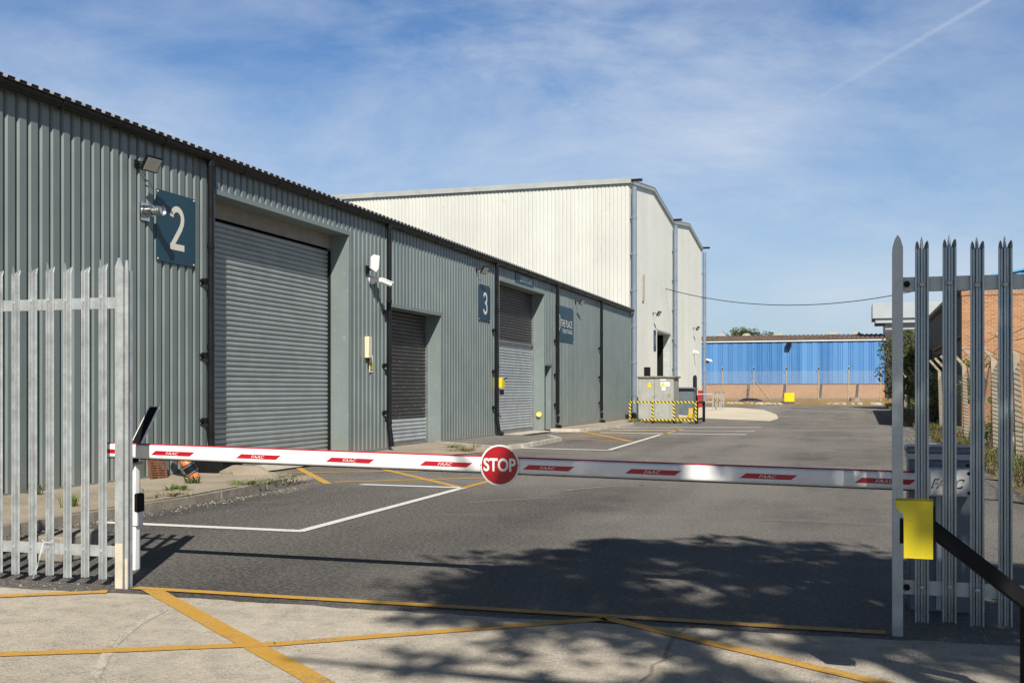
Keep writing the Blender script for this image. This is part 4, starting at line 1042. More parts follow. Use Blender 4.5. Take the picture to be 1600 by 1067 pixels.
mb = MB(); limb(mb, [(5.2, -3.2, -.1), (5.1, -3.15, 1.5), (4.8, -2.9, 3.4), (4.2, -2.4, 5.6)], .34, .2, 12)
for k in range(9):
    a = k * .7; limb(mb, [(4.6, -2.7, 4.2), (TC[0] + 1.6 * math.cos(a) + .5, TC[1] + 1.6 * math.sin(a) - .3, 6.6), (TC[0] + 2.9 * math.cos(a), TC[1] + 3.2 * math.sin(a), 7.6 + .8 * math.sin(3 * a))], .13, .025, 7)
part(mb, 'trunk', M['bark'], t)

# weeds on the apron and verge
WEED = 'weeds growing along the kerbs and verges'
def tuft(x, y, z, r, h, n, m, label, name='weed_tuft'):
    mb = MB(); h *= .62; r *= 1.25; n = int(n * .62)
    sub = [(x + rnd.gauss(0, .32) * r, y + rnd.gauss(0, .45) * r) for _ in range(7)]; x00, y00 = x, y
    for _ in range(n):
        x, y = rnd.choice(sub); a = rnd.uniform(0, 6.28); q = rnd.random() * r * .18; lean = rnd.uniform(.1, .6) * r; hh = h * rnd.uniform(.45, 1.05); w = rnd.uniform(.004, .011) * (1 + h)
        bx, by = x + q * math.cos(a), y + q * math.sin(a); b2 = a + rnd.uniform(-.6, .6)
        px, py = -math.sin(b2) * w, math.cos(b2) * w
        mx_, my_ = bx + lean * .4 * math.cos(b2), by + lean * .4 * math.sin(b2)
        mb.add([(bx - px, by - py, z), (bx + px, by + py, z), (mx_ + px, my_ + py, z + hh * .65), (mx_ - px, my_ - py, z + hh * .65), (bx + lean * math.cos(b2), by + lean * math.sin(b2), z + hh)], [(0, 1, 2, 3), (3, 2, 4)])
    return single(mb, name, M[m], (x00, y00, z), label, 'weed', WEED, smooth=False)
tuft(-10.25, 11.9, .1, .16, .25, 60, 'leaf', 'broad dark green weed at the foot of the grey wall behind the palisade')
tuft(-8.75, 10.75, .1, .1, .26, 60, 'leaf_lite', 'upright green weed on the apron behind the left palisade fence')
tuft(-9.15, 12.45, .1, .2, .13, 110, 'leaf_lite', 'low yellow-green tuft nearest the rusty grating')
tuft(-8.85, 13.05, .1, .22, .13, 120, 'leaf_lite', 'low yellow-green tuft between the grating and the clay pipe')
tuft(-9.2, 14.0, .1, .2, .2, 90, 'leaf', 'dark green weed at the foot of the orange clay pipe')
tuft(-8.45, 12.2, .1, .26, .09, 120, 'leaf_dry', 'flat dry tuft on the apron near the kerb edge')
tuft(-8.4, 14.1, .1, .34, .12, 150, 'leaf_lite', 'spreading green tuft on the kerb below the first roller door')
tuft(-8.35, 14.9, .09, .3, .07, 110, 'leaf_lite', 'thin line of grass along the bend of the kerb')
tuft(-8.6, 15.75, .08, .35, .08, 110, 'leaf_lite', 'grass at the rounded end of the kerb')
tuft(-8.75, 24.6, .04, .5, .16, 170, 'leaf_dry', 'dry yellowish grass on the concrete patch before the brown door')
tuft(-9.3, 25.6, .07, .4, .13, 120, 'leaf_lite', 'green tuft beside the pale kerb of the ramp')
for k, (x, y, l) in enumerate(((-9.1, 47.2, 'grass tuft on the far pavement nearest the last downpipe'), (-9.35, 48.6, 'grass tuft at the left foot of the striped rails'), (-8.6, 49.8, 'weeds under the electrical cabinet'), (-7.7, 49.75, 'weeds under the right half of the striped rails'))):
    tuft(x, y, .1 if k < 2 else .0, .5, .28, 160, 'leaf_dry' if k % 2 == 0 else 'leaf', l)
# grass and leaf litter that nobody could count
mb = MB()
def blade(x, y, z, h, w=.008):
    a = rnd.uniform(0, 6.28); l = h * rnd.uniform(.2, .8); px, py = -math.sin(a) * w, math.cos(a) * w
    mb.add([(x - px, y - py, z), (x + px, y + py, z), (x + l * math.cos(a), y + l * math.sin(a), z + h)], [(0, 1, 2)])
for _ in range(15000):
    y = 12 + 76 * rnd.random() ** 1.3; x = 2.3 + abs(rnd.gauss(.15, .55))
    d = math.sin(y * .7) + math.sin(y * .23 + 1)
    if d < rnd.uniform(-1.6, .8): continue
    blade(x, y, gz(y) + .05 * min(1, (x - 2.2) * 2), rnd.uniform(.03, .16) * (1 + .012 * y), .007 + y * .0003)
tag(mb.build('verge_grass', M['leaf_dry'], None, smooth=False), kind='stuff', label='dry grass along the right-hand verge and fence foot', cat='grass')
mb = MB()
for _ in range(5200):
    y = 14 + 70 * rnd.random() ** 1.5; x = 2.5 + abs(rnd.gauss(.4, .5))
    d = math.sin(y * .55 + 2) + math.sin(y * .31)
    if d < rnd.uniform(-.6, 1.6): continue
    blade(x, y, gz(y) + .05, rnd.uniform(.05, .26), .010 + y * .0003)
tag(mb.build('verge_weeds', M['leaf_lite'], None, smooth=False), kind='stuff', label='green weeds along the foot of the right-hand fence', cat='weeds')
mb = MB()
for _ in range(1500):
    q = rnd.random()
    if q < .55:
        y = rnd.uniform(8, 16); x = -8.05 + abs(rnd.gauss(0, .16)) + (-.35 if y > 15 else 0)
    elif q < .75: y = rnd.uniform(6.5, 7.1); x = rnd.choice((rnd.uniform(-9, -5.1), rnd.uniform(.3, 3)))
    elif q < .85: y = rnd.uniform(9, 15.5); x = rnd.uniform(-10.3, -8.3)
    else: y = rnd.uniform(12, 45); x = 2.0 + abs(rnd.gauss(0, .5))
    s = rnd.uniform(.003, .010) * (1.6 if q > .85 else 1) * (1.8 if rnd.random() < .08 else 1); z = .1 if x < -8.2 else (.0 if x < 2.25 else .07)
    blob(mb, (x, y, z), s, s, s * .8, 4)
tag(mb.build('loose_gravel', M['apron'], None, smooth=False), kind='stuff', label='loose pale grit along the kerbs and fence feet', cat='gravel')
mb = MB()
for _ in range(900):
    y = rnd.uniform(14, 50); x = 2.4 + abs(rnd.gauss(.3, .4)); s = rnd.uniform(.03, .07); a = rnd.uniform(0, 6.28); c_, s_ = math.cos(a) * s, math.sin(a) * s
    z = .1 + rnd.uniform(0, .04); mb.add([(x - c_, y - s_, z), (x - s_ * .4, y + c_ * .4, z + .015), (x + c_, y + s_, z), (x + s_ * .4, y - c_ * .4, z + .01)], [(0, 1, 2, 3)])
tag(mb.build('leaf_litter', mat('dead_leaf', (.24, .13, .05), .9, 0, .4, 30), None, smooth=False), kind='stuff', label='brown dead leaves on the right-hand verge', cat='leaves')

# drain bits by the first downpipe
t = thing('drain_hopper', (-10.2, 16.1, .1), 'black drain box under the first downpipe with a steel lid', 'drain')
mb = MB(); mb.box(-10.46, -9.9, 15.85, 16.5, .02, .34); part(mb, 'box', M['matteblack'], t, bevel=.01)
part(B(-10.47, -9.85, 15.82, 16.56, .34, .39), 'lid', M['bluegrey'], t)
mb = MB(); blob(mb, (-9.55, 16.0, .06), .5, .42, .17, 12, .18)
single(mb, 'concrete_lump', M['apron'], (-9.55, 16.0, .06), 'rough lump of concrete haunching next to the black drain box', 'concrete')
t = thing('clay_pipe', (-10.1, 15.100, .1), 'orange clay pipe bend with a black rubber coupling at the wall foot', 'pipe')
part(tube([(-10.35, 15.150, .44), (-10.18, 14.960, .50), (-10.02, 14.900, .42), (-9.93, 14.920, .30), (-9.88, 14.940, .24)], .085, 16), 'bend', M['orange'], t)
part(tube([(-9.93, 14.920, .31), (-9.86, 14.960, .17)], .102, 16), 'coupling', M['black'], t)
mb = MB(); mb.tube([(-9.925, 14.920, .295), (-9.917, 14.925, .28)], .106, 16); mb.tube([(-9.873, 14.952, .195), (-9.865, 14.958, .18)], .106, 16); part(mb, 'clamp_band', M['chrome'], t)
part(tube([(-9.87, 14.950, .19), (-9.82, 14.980, .07)], .085, 16), 'spigot', M['orange'], t)
c = Vector((-10.30, 14.66, .31)); vv = Vector((-.22, .10, 1)).normalized(); uu = Vector((.25, 1, 0)).normalized(); uu = (uu - vv * uu.dot(vv)).normalized(); nn = uu.cross(vv)
mb = MB()
w_, h_ = .15, .23
for a in (-w_, w_): mb.obox(c + uu * a, uu * .014, vv * (h_ + .014), nn * .014)
for b in (-h_, h_): mb.obox(c + vv * b, uu * (w_ - .015), vv * .014, nn * .013)
mb.obox(c, uu * .016, vv * (h_ - .015), nn * .012)
for k in range(11):
    for sd in (-1, 1): mb.obox(c + vv * (-h_ + .045 + k * .037) + uu * sd * .073, uu * .055, vv * .011, nn * .011)
single(mb, 'drain_grating', M['rust'], (-10.25, 14.66, .1), 'rusty iron drain grating leaning against the grey wall', 'grating')
mb = MB(); mb.prism([(-.2, 0), (.2, 0), (.17, .22), (-.17, .22)], lambda a, b: (-6.55 + a, 7.75, b), lambda a, b: (-6.55 + a * .95, 8.3, b))
single(mb, 'concrete_block', M['kerb'], (-6.55, 8, 0), 'stained concrete block on the ground behind the left palisade fence', 'block', bevel=.02)

# ------------------------------------------------------------------ palisade fences
def pale(parent, x, y, z0, z1, m, turn=1, splay=1., wd=1.):
    """W-section pale with a split, splayed three-point head"""
    t = .0035; D = .027 * turn
    prof = [(-.0385, 0), (-.028, 0), (-.021, D), (-.011, D), (-.005, .35 * D), (.005, .35 * D), (.011, D), (.021, D), (.028, 0), (.0385, 0)]
    prof = [(a * (.86 if turn < 0 else 1.), b) for a, b in prof]
    zs = z1 - .075
    mb = MB()
    front = prof; back = [(a, b + t) for a, b in prof][::-1]
    mb.prism(front + back, lambda a, b: (x + a, y + b, z0), lambda a, b: (x + a, y + b, zs))
    def prong(i0, i1, tip, out, zt):
        pr = prof[i0:i1]; q = [(a, b + t) for a, b in pr][::-1]; poly = pr + q
        cx = sum(a for a, b in pr) / len(pr); cy = sum(b for a, b in pr) / len(pr); n = len(poly)
        lv = [(zs, 1, 0), (zs + (zt - zs) * .40, .84, .3), (zs + (zt - zs) * .74, .56, .7), (zt, .06, 1)]
        vs = []
        for z, k, o in lv: vs += [(x + cx + (a - cx) * k + tip * o, y + cy + (b - cy) * k + out * o, z) for a, b in poly]
        fs = [(j * n + i, j * n + (i + 1) % n, (j + 1) * n + (i + 1) % n, (j + 1) * n + i) for j in range(3) for i in range(n)]
        fs.append(tuple(3 * n + i for i in range(n)))
        mb.add(vs, fs)
    prong(0, 4, -.004 * splay, -.03 * turn * splay, z1 - .03); prong(3, 7, 0, .015 * turn, z1); prong(6, 10, .004 * splay, -.03 * turn * splay, z1 - .03)
    o = part(mb, 'pale', m, parent)
    mb = MB()
    for z in (z0 + .21, z1 - .285):
        yb = y + min(.35 * D, 0) - (.0 if turn > 0 else .0)
        mb.tube([(x, yb - .001, z), (x, yb - .010, z), (x, yb - .014, z)], [.014, .013, .006], 10); mb.cut()
    part(mb, 'bolt', M['galv'], o)
    return o
def palisade(name, label, xs, y, post, rail, m, z0, z1, rails, turn):
    t = thing(name, (xs[0], y, 0), label, 'fence')
    for x in xs: pale(t, x + rnd.uniform(-.002, .002), y + rnd.uniform(-.002, .002), z0 + rnd.uniform(-.008, .008), z1 + rnd.uniform(-.012, .012), m, turn)
    for z in rails:
        mb = MB(); a, b = rail; yb = y + (.025 if turn > 0 else .006)
        mb.box(a, b, yb, yb + .006, z - .042, z + .042); mb.box(a, b, yb + .006, yb + .045, z - .042, z - .036)
        part(mb, 'rail', M['galv'], t)
    return t
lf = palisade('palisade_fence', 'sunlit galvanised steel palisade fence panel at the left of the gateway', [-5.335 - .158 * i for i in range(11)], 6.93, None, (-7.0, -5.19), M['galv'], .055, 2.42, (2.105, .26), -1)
mb = MB()      # end post: two pointed flanges with a slot between
for x0, x1, dy, zz in ((-5.195, -5.125, 0, 2.43), (-5.108, -5.082, .0, 2.41)):
    xm = (x0 + x1) / 2; y0 = 6.88
    mb.prism([(x0, -.02), (x1, -.02), (x1, zz - .07), (xm + .008, zz), (xm - .008, zz), (x0, zz - .07)], lambda a, b: (a, y0, b), lambda a, b: (a, y0 + .008, b))
mb.box(-5.195, -5.187, 6.888, 6.95, 0, 2.34); mb.box(-5.133, -5.125, 6.888, 6.96, 0, 2.34); mb.box(-5.108, -5.10, 6.888, 6.96, 0, 2.34)
part(mb, 'end_post', M['galv'], lf)
part(B(-5.19, -5.128, 6.876, 6.8795, 0, .33), 'painted_foot', M['dirty_cream'], lf); part(B(-5.106, -5.083, 6.876, 6.8795, 0, .22), 'painted_foot', M['dirty_cream'], lf)
mb = MB()      # string tied round a pale
xs_ = -5.335 - .158 * 3
mb.tube([(xs_ - .05, 6.90, .33), (xs_ - .02, 6.885, .315), (xs_ + .03, 6.885, .31), (xs_ + .05, 6.9, .33)], .0022, 6)
mb.tube([(xs_ - .03, 6.885, .31), (xs_ - .05, 6.87, .2), (xs_ - .06, 6.86, .12), (xs_ - .12, 6.85, .06)], .0016, 5)
mb.tube([(xs_ - .02, 6.885, .31), (xs_ - .06, 6.87, .15), (xs_ - .1, 6.86, .04)], .0016, 5)
part(mb, 'tied_string', M['white'], lf)
rf_ = palisade('palisade_fence', 'shaded galvanised steel palisade fence panel with three-pointed pales at the right of the gateway', [.39 + .1505 * i for i in range(9)], 6.93, None, (.27, 1.75), M['galv_shaded'], .085, 2.36, (2.085, .285), 1)
mb = MB(); mb.prism([(.222, -.02), (.282, -.02), (.282, 2.30), (.268, 2.35), (.252, 2.375), (.236, 2.35), (.222, 2.30)], lambda a, b: (a, 6.90, b), lambda a, b: (a, 6.908, b))
mb.box(.222, .230, 6.908, 6.965, 0, 2.28)
part(mb, 'end_post', M['galv'], rf_)
mb = MB()
for z in (2.085, .285): mb.tube([(.305, 6.955, z), (.305, 6.935, z)], .02, 6); mb.cut()
part(mb, 'rail_bolt', M['matteblack'], rf_)

# ------------------------------------------------------------------ barrier
bg = thing('barrier_gate', (.54, 7.85, 0), 'red and white lowered boom barrier with its grey cabinet closing the gateway', 'barrier')
cb = part(B(.35, .735, 7.72, 8.05, 0, 1.0), 'cabinet', M['cabinet'], bg, bevel=.012)
part(B(.335, .75, 7.70, 8.07, 1.04, 1.085), 'lid', M['cabinet'], cb, bevel=.015)
part(B(.34, .745, 7.705, 8.065, 1.0, 1.04), 'lid_band', M['cabinet_lid'], cb, bevel=.004)
part(B(.52, .55, 7.708, 7.72, .02, .78), 'rib', M['cabinet_lid'], cb)
def bz(x): return .972 + (x + 5.8) / 6.25 * (.868 - .972)
BY = 7.56
ea, eb = Vector((-5.80, BY, bz(-5.80))), Vector((.47, BY, bz(.47)))
def boomprof(k):
    """rounded rectangle section, taller than deep"""
    pts = []
    for cx, cz, a0 in ((.018, .034, 0), (-.018, .034, 90), (-.018, -.034, 180), (.018, -.034, 270)):
        for i in range(5): a = R(a0 + 22.5 * i); pts.append((cx + .022 * math.cos(a), cz + .022 * math.sin(a)))
    return pts
mb = MB(); mb.prism(boomprof(0), lambda a, b: ea + Vector((0, a, b)), lambda a, b: eb + Vector((0, a, b))); boom = part(mb, 'boom', M['boomwhite'], bg)
mb = MB(); mb.prism([(-.020, .055), (.020, .055), (.013, .064), (-.013, .064)], lambda a, b: ea + Vector((0, a, b)), lambda a, b: eb + Vector((0, a, b))); part(mb, 'top_strip', M['boomred'], boom)
mb = MB(); mb.prism([(-.022, -.062), (.022, -.062), (.022, -.054), (-.022, -.054)], lambda a, b: ea + Vector((0, a, b)), lambda a, b: eb + Vector((0, a, b))); part(mb, 'bottom_rubber', M['black'], boom)
mb = MB(); mb.box(-5.815, -5.80, BY - .038, BY + .038, bz(-5.8) - .055, bz(-5.8) + .055); part(mb, 'end_cap', M['black'], boom)
yf = BY - .0415
for (a, b) in ((-6.1, -5.58), (-5.34, -4.94), (-4.57, -4.18), (-3.80, -3.40), (-3.04, -2.63), (-2.25, -1.87), (-1.51, -1.12), (-.73, -.35), (.01, .39)):
    lo = max(a, -5.80); k = .045; h = .0165
    mb = MB(); z0, z1 = bz(lo) - .004, bz(b) - .004
    mb.add([(lo, yf, z0 - h), (b - k, yf, z1 - h), (b, yf, z1 + h), (lo + (k if lo == a else 0), yf, z0 + h)], [(0, 1, 2, 3)])
    st = part(mb, 'red_flash', M['boomred'], boom, smooth=False)
    if lo == a: lettering('FAAC', .115, .021, ((a + b) / 2 - .005, yf, bz((a + b) / 2) - .004), (1, 0, -.0166), V, M['white'], st, shear=.35, thick=.0015)
# pivot cover
pc = MB()
def rr(w, h, r, n=5):
    out = []
    for sx, sz, a0 in ((1, 1, 0), (-1, 1, 90), (-1, -1, 180), (1, -1, 270)):
        for i in range(n + 1): a = R(a0 + 90 * i / n); out.append((sx * (w - r) + r * math.cos(a), sz * (h - r) + r * math.sin(a)))
    return out
pc.prism(rr(.15, .088, .03), lambda a, b: (.585 + a, BY - .062, .868 + b), lambda a, b: (.585 + a, 7.70, .868 + b))
pv = part(pc, 'pivot_cover', M['white'], bg, bevel=.012)
lettering('FAAC', .20, .062, (.575, BY - .0622, .862), (1, 0, 0), V, M['black'], pv, shear=.35, thick=.0015, bold=.03)
lettering('FAAC', .182, .046, (.575, BY - .0622, .862), (1, 0, 0), V, M['white'], pv, shear=.35, thick=.003, bold=-.012)
mb = MB()
for xx, zz in ((.70, .93), (.70, .806), (.69, .98)): mb.tube([(xx, BY - .060, zz), (xx, BY - .067, zz)], .012, 10); mb.cut()
part(mb, 'screw_cap', M['black'], pv)
ss = thing('stop_sign', (-2.42, BY - .05, bz(-2.42)), 'round red STOP sign with a white rim fixed to the middle of the boom', 'sign')
zc = bz(-2.42) + .003
part(tube([(-2.42, BY - .046, zc), (-2.42, BY - .05, zc)], .148, 48), 'rim', M['white'], ss)
part(tube([(-2.42, BY - .05, zc), (-2.42, BY - .0515, zc)], .1355, 48), 'disc', M['stopred'], ss)
lettering('STOP', .243, .096, (-2.42, BY - .0515, zc + .004), (1, 0, 0), V, M['white'], ss, bold=.028, thick=.0015)
mb = MB()
for dx in (-.142, .142): mb.tube([(-2.42 + dx, BY - .05, zc), (-2.42 + dx, BY - .054, zc)], .0035, 8); mb.cut()
part(mb, 'screw', M['black'], ss)
# rest post for the boom tip
rp = thing('boom_rest_post', (-5.56, 7.63, 0), 'white steel post with a black fork holding the tip of the boom', 'post')
mb = MB(); mb.box(-5.615, -5.545, 7.60, 7.67, 0, .36); mb.box(-5.615, -5.525, 7.59, 7.68, .36, .62); mb.box(-5.615, -5.545, 7.60, 7.67, .62, .86); part(mb, 'post', M['boomwhite'], rp, bevel=.006)
part(B(-5.63, -5.53, 7.585, 7.685, .86, .875), 'cap', M['steel'], rp)
part(B(-5.545, -5.495, 7.58, 7.66, .475, .625), 'photocell', M['matteblack'], rp, bevel=.012)
mb = MB()
base = Vector((-5.575, BY, .885))
for sy in (1, -1):
    a = base + Vector((0, sy * .06, 0)); b = base + Vector((0, sy * .085, .12)); c = base + Vector((.0, sy * .34, .43))
    for p, q in (((a, b), (b, c)) if sy > 0 else ((a, a.lerp(b, .45)),)):
        d = (q - p); m_ = (p + q) / 2; mb.obox(m_, d / 2, Vector((.042, 0, 0)), d.normalized().cross(Vector((1, 0, 0))) * .006)
fk = part(mb, 'fork', M['matteblack'], rp)
mb = MB()
for sy in (1,):
    b = base + Vector((0, sy * .085, .12)); c = base + Vector((0, sy * .34, .43)); d = c - b
    for sx in (-1, 1): mb.obox((b + c) / 2 + Vector((sx * .045, 0, 0)), d / 2, Vector((.0028, 0, 0)), d.normalized().cross(Vector((1, 0, 0))) * .010); mb.cut()
    mb.obox(c + d.normalized() * .003, d.normalized() * .003, Vector((.048, 0, 0)), d.normalized().cross(Vector((1, 0, 0))) * .010)
part(mb, 'fork_edge', M['boomwhite'], fk)
part(B(-5.62, -5.53, BY - .07, BY + .07, .875, .890), 'fork_base', M['matteblack'], rp)

# yellow access box on a cranked black post
ax, ay = math.cos(TH), math.sin(TH)
Ru, Fu = Vector((ax, ay, 0)), Vector((-ay, ax, 0))
ap = thing('access_post', (.78, 5.5, 0), 'cranked black post carrying a yellow hooded access box in front of the right fence', 'access control')
c0 = Vector((.268, 5.345, 0))
post = [Vector((.765, 5.44, 0)), Vector((.765, 5.44, .485)), c0 + Ru * .055 + Fu * .10 + Vector((0, 0, .86))]
mb = MB(); mb.obox((.765, 5.44, .235), Ru * .034, Fu * .034, Vector((0, 0, .245)))
d = post[2] - post[1]; dn = d.normalized(); s = dn.cross(Fu).normalized(); f2 = s.cross(dn)
mb.obox((post[1] + post[2]) / 2 - dn * .008, dn * (d.length / 2 + .02), s * .034, f2 * .033)
part(mb, 'post', M['matteblack'], ap, bevel=.004)
Fb = Vector((c0.x, c0.y, 0)).normalized(); Rb = Vector((Fb.y, -Fb.x, 0))     # the box is turned to the approaching lane
def bp(a, b, z): return c0 + Rb * a + Fb * b + Vector((0, 0, z))
mb = MB()       # hood: side profile flares out to a lip at the top left, open above
side = [(-.045, .695), (.078, .695), (.078, .955), (-.082, .955), (-.078, .925), (-.062, .905), (-.047, .892)]
for b0, b1 in ((-.06, -.057), (.057, .06)): mb.prism(side, lambda a, z: bp(a, b0, z), lambda a, z: bp(a, b1, z))
mb.obox(bp(.0765, 0, .825), Rb * .0015, Fb * .057, Vector((0, 0, .13))); mb.obox(bp(.016, 0, .6965), Rb * .06, Fb * .057, Vector((0, 0, .0015)))
for p, q in zip(side[3:6], side[4:7]):
    a = bp(p[0], 0, p[1]); b = bp(q[0], 0, q[1]); mb.obox((a + b) / 2, (b - a) / 2, Fb * .057, (b - a).normalized().cross(Fb) * .0015)
a = bp(-.0455, 0, .892); b = bp(-.0455, 0, .70); mb.obox((a + b) / 2, Rb * .0015, Fb * .057, (a - b) / 2)
hood = part(mb, 'hood', M['yellow_box'], ap)
mb = MB(); mb.obox(bp(0, -.01, .935), Rb * .035, Fb * .04, Vector((0, 0, .004))); part(mb, 'white_panel', M['white'], hood)
mb = MB(); mb.obox(bp(.083, .02, .80), Rb * .004, Fb * .05, Vector((0, 0, .13))); mb.obox(bp(-.056, .02, .81), Rb * .008, Fb * .04, Vector((0, 0, .055))); part(mb, 'back_plate', M['matteblack'], ap)

# ------------------------------------------------------------------ right-hand concrete post fence
rfc = thing('concrete_post_fence', (3.2, 30, .1), 'run-down chain link fence on cranked concrete posts along the right verge', 'fence')
py_ = [13.4, 17.0, 20.6, 24.2, 28.0, 31.6, 35.1, 38.8, 41.8, 44.7, 48.9, 53, 57, 61.3, 65.6, 70.3, 75, 80, 85]
tops = []
for i, y in enumerate(py_):
    lx, ly = rnd.uniform(-.12, .1), rnd.uniform(-.15, .15); z = gz(y) + .08
    H = 2.12
    mb = MB(); w = .074
    mb.prism([(-w, -w), (w, -w), (w, w), (-w, w)], lambda a, b: (3.2 + a, y + b, z - .1), lambda a, b: (3.2 + a * .8 + lx, y + b * .8 + ly, z + H))
    t0 = Vector((3.2 + lx, y + ly, z + H)); t1 = t0 + Vector((-.34, rnd.uniform(-.06, .06), .40))
    d = (t1 - t0); s = d.normalized().cross(Vector((0, 1, 0))); mb.obox((t0 + t1) / 2, d / 2 + d.normalized() * .02, Vector((0, .04, 0)), s * .04)
    p = part(mb, 'post', M['conc_post'], rfc, bevel=.008)
    tops.append((t0, t1, z))
    if y < 45 and i % 3 == 1:
        mb = MB(); mb.tube([(3.2, y, z + 1.6), (3.25, y + 1.3, z)], .05, 6); part(mb, 'strut', M['conc_post'], rfc)
for (a, a1, za), (b, b1, zb) in zip(tops, tops[1:]):
    ya, yb = a.y, b.y
    n = 6; vs = []; sag = rnd.uniform(.05, .4)
    for i in range(n + 1):
        s = i / n; q = a.lerp(b, s); top = q.z - .08 - sag * 4 * s * (1 - s) * .5
        bx = 3.26 + (q.x - 3.2) * 0; ox = .06 * math.sin(s * 6 + ya)
        vs += [(bx, ya + (yb - ya) * s, za + .02), (bx + ox * .5, ya + (yb - ya) * s, (za + top) / 2), (q.x + .07, q.y, top)]
    mb = MB(); mb.add(vs, [(3 * i + j, 3 * i + 3 + j, 3 * i + 4 + j, 3 * i + 1 + j) for i in range(n) for j in range(2)]); part(mb, 'wire_mesh', M['chain_green'], rfc)
    mb = MB()
    for k in (.25, .6, .95): mb.tube([a.lerp(a1, k), a.lerp(a1, k).lerp(b.lerp(b1, k), .5) - Vector((0, 0, rnd.uniform(.03, .2))), b.lerp(b1, k)], .006, 5); mb.cut()
    part(mb, 'barbed_strand', M['matteblack'], rfc)

# ------------------------------------------------------------------ brick building and far grey building on the right
bk = thing('brick_building', (3.9, 44, .1), 'orange brick building with a faded blue gable behind the right-hand fence', 'building')
part(B(3.86, 17, 44, 44.3, -.05, 5.0), 'brick_wall', M['brick'], bk, smooth=False)
part(B(3.84, 17, 43.97, 44.3, 5.0, 5.16), 'coping_course', M['brick'], bk, smooth=False)
mb = MB(); GB = lambda x: 5.52 + max(0, (x - 4.0)) * .205
clad_x(mb, 44.05, 4.0, 17, 5.17, GB, .025, .3, RIB); part(mb, 'blue_gable', M['bluetrim'], bk)
mb = MB(); mb.add([(3.9, 43.95, 5.54), (17, 43.95, 8.22), (17, 68, 8.22), (3.9, 68, 5.54), (3.9, 43.95, 5.46), (17, 43.95, 8.14)], [(0, 1, 2, 3), (0, 1, 5, 4)]); part(mb, 'roof', M['bluetrim'], bk, smooth=False)
mb = MB(); clad_y(mb, 4.12, 44.3, 68, .05, 5.45, .03, .35, RIB, sgn=-1); part(mb, 'side_wall', M['darkwall'], bk)
part(B(4.14, 17, 44.31, 67.9, 0, 5.4), 'inner_shell', M['matteblack'], bk, smooth=False)
mb = MB(); mb.box(3.88, 4.1, 44.3, 68, 5.38, 5.5); part(mb, 'side_gutter', M['kerb'], bk)
part(B(4.0, 4.08, 46, 62, 3.55, 3.68), 'rusty_rail', M['rust'], bk)
part(tube([(4.0, 44.9, 5.4), (4.0, 44.9, .2)], .05, 8), 'downpipe', M['greyfar'], bk)
gb = thing('grey_building', (4, 101, .4), 'pale grey building with a boxy overhanging canopy beyond the bush', 'building')
part(B(2.7, 18, 101.3, 110, .3, 8.9), 'wall', M['greyfar'], gb, smooth=False)
mb = MB(); mb.box(1.6, 18.2, 100.6, 106, 7.75, 9.1); mb.box(1.85, 18.1, 100.8, 105.8, 7.35, 7.75); part(mb, 'canopy', M['greyfar'], gb, bevel=.02)
mb = MB(); mb.box(2.65, 18, 101.2, 101.3, 6.8, 6.86); mb.cut(); mb.box(2.65, 18, 101.2, 101.3, 7.05, 7.1); part(mb, 'band', M['white_trim'], gb)
part(B(2.65, 18, 101.22, 101.3, .4, 6.7), 'dark_front', M['darkwall'], gb, smooth=False)
# pale debris behind the fence
mb = MB()
for k in range(60):
    s = rnd.uniform(.08, .3); blob(mb, (rnd.gauss(4.6, .35), rnd.uniform(19, 33), .12), s, s, s * .9, 6)
tag(struct(mb, 'debris', M['rubble']), kind='stuff', label='pale rubble heaped behind the right-hand fence', cat='rubble')

# ------------------------------------------------------------------ sky, sun, camera
az = math.atan2(.321, -.710); el = R(38.8)
w = bpy.data.worlds.new('World'); SC.world = w; w.use_nodes = True
nt = w.node_tree; nt.nodes.clear()
out = nt.nodes.new('ShaderNodeOutputWorld'); bgn = nt.nodes.new('ShaderNodeBackground')
sky = nt.nodes.new('ShaderNodeTexSky'); sky.sky_type = 'NISHITA'; sky.sun_disc = False
sky.sun_elevation = el; sky.sun_rotation = az; sky.air_density = 1.0; sky.dust_density = .6; sky.ozone_density = 2.0
bgn.inputs[1].default_value = .05
tc = nt.nodes.new('ShaderNodeTexCoord')
sp = nt.nodes.new('ShaderNodeSeparateXYZ'); nt.links.new(tc.outputs['Generated'], sp.inputs[0])
mp = nt.nodes.new('ShaderNodeMapping'); mp.inputs['Rotation'].default_value = (0, R(14), 0); mp.inputs['Scale'].default_value = (1.15, 1.15, 3.0); mp.inputs['Location'].default_value = (.35, .2, .1)
nt.links.new(tc.outputs['Generated'], mp.inputs[0])
n1 = nt.nodes.new('ShaderNodeTexNoise'); n1.inputs['Scale'].default_value = 3.1; n1.inputs['Detail'].default_value = 11; n1.inputs['Roughness'].default_value = .66; n1.inputs['Distortion'].default_value = .3
n2 = nt.nodes.new('ShaderNodeTexNoise'); n2.inputs['Scale'].default_value = 1.7; n2.inputs['Detail'].default_value = 3
nt.links.new(mp.outputs[0], n1.inputs['Vector']); nt.links.new(mp.outputs[0], n2.inputs['Vector'])
cm = nt.nodes.new('ShaderNodeMath'); cm.operation = 'MULTIPLY'
nt.links.new(ramp(nt, n1.outputs[0], .34, .71, 0, 1), cm.inputs[0]); nt.links.new(ramp(nt, n2.outputs[0], .36, .62, .2, .82), cm.inputs[1])
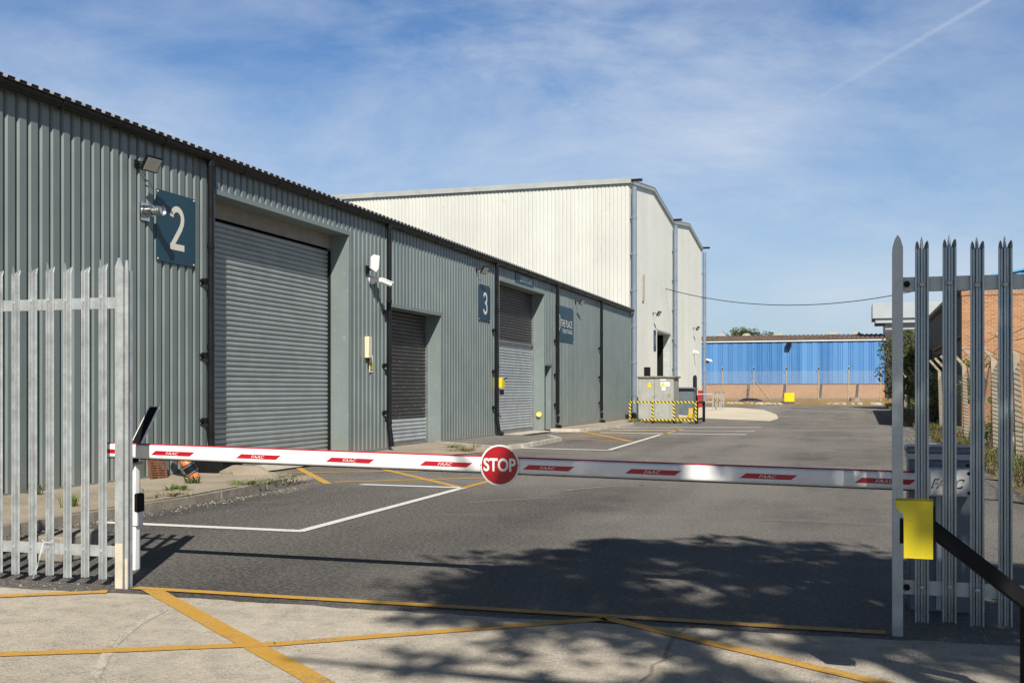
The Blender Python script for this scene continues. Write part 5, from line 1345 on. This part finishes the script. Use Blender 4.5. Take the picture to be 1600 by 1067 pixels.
# vapour trail: a great circle through two directions
def pix(px, py):
    a, b = (px - 800) / 1720, (611 - py) / 1720
    return (Fu + Ru * a + Vector((0, 0, b))).normalized()
d1, d2 = pix(1545, 0), pix(1215, 190); nv = d1.cross(d2).normalized(); mid = (d1 + d2).normalized()
def dot(vec):
    n = nt.nodes.new('ShaderNodeVectorMath'); n.operation = 'DOT_PRODUCT'; nt.links.new(tc.outputs['Generated'], n.inputs[0]); n.inputs[1].default_value = vec; return n.outputs['Value']
ab = nt.nodes.new('ShaderNodeMath'); ab.operation = 'ABSOLUTE'; nt.links.new(dot(nv), ab.inputs[0])
core = ramp(nt, ab.outputs[0], .0002, .0028, 1, 0)
along = (d1 - d2).normalized()
fade = ramp(nt, dot(along), d2.dot(along) - .0, d1.dot(along) + .02, 0.02, .27)
tm = nt.nodes.new('ShaderNodeMath'); tm.operation = 'MULTIPLY'; nt.links.new(core, tm.inputs[0]); nt.links.new(fade, tm.inputs[1])
cut = ramp(nt, dot(along), d2.dot(along) - .06, d2.dot(along) + .04)
tm2 = nt.nodes.new('ShaderNodeMath'); tm2.operation = 'MULTIPLY'; nt.links.new(tm.outputs[0], tm2.inputs[0]); nt.links.new(cut, tm2.inputs[1])
front = ramp(nt, dot(mid), .5, .6)
tm3 = nt.nodes.new('ShaderNodeMath'); tm3.operation = 'MULTIPLY'; nt.links.new(tm2.outputs[0], tm3.inputs[0]); nt.links.new(front, tm3.inputs[1])
blue = mixc(nt, 1.0, sky.outputs[0], (1.06, 1.37, 1.72), 'MULTIPLY')
blue = mixc(nt, ramp(nt, sp.outputs[2], .0, .29, .68, 0), blue, (7.3, 8.9, 10.5))
hi = nt.nodes.new('ShaderNodeMath'); hi.operation = 'MULTIPLY'; nt.links.new(cm.outputs[0], hi.inputs[0]); nt.links.new(ramp(nt, sp.outputs[2], .36, .6, 1, .15), hi.inputs[1])
c = mixc(nt, hi.outputs[0], blue, (10.2, 11.4, 13.2))
c = mixc(nt, tm3.outputs[0], c, (11.5, 12.6, 14))
zen = ramp(nt, sp.outputs[2], .34, .56, 1, .26)       # upper sky beyond the view, dimmed to weaken the ambient fill
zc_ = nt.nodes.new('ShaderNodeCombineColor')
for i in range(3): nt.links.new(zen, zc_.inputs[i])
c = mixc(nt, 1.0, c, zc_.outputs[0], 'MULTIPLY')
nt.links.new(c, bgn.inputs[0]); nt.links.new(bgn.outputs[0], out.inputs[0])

sl = bpy.data.lights.new('sun', 'SUN'); sl.energy = 5.0; sl.angle = R(.55); sl.color = (1.0, .945, .86)
so = bpy.data.objects.new('sun', sl); COL.objects.link(so)
sd = Vector((.321, -.710, .627)).normalized(); so.rotation_euler = sd.to_track_quat('Z', 'Y').to_euler(); so.location = sd * 60

cam = bpy.data.cameras.new('camera'); co = bpy.data.objects.new('camera', cam); COL.objects.link(co); SC.camera = co
co.location = (0, 0, 1.45); co.rotation_euler = (R(90), 0, TH)
cam.sensor_width = 36; cam.lens = 1720 / 1600 * 36; cam.shift_y = 77.5 / 1600; cam.clip_end = 2000; cam.clip_start = .05
SC.view_settings.view_transform = 'Standard'; SC.view_settings.look = 'None'; SC.view_settings.exposure = .34; SC.view_settings.gamma = 1
SC.cycles.max_bounces = 6; SC.cycles.transparent_max_bounces = 24; SC.cycles.use_denoising = True; SC.cycles.denoising_prefilter = 'NONE'; SC.cycles.use_adaptive_sampling = False; SC.cycles.sample_clamp_indirect = 4
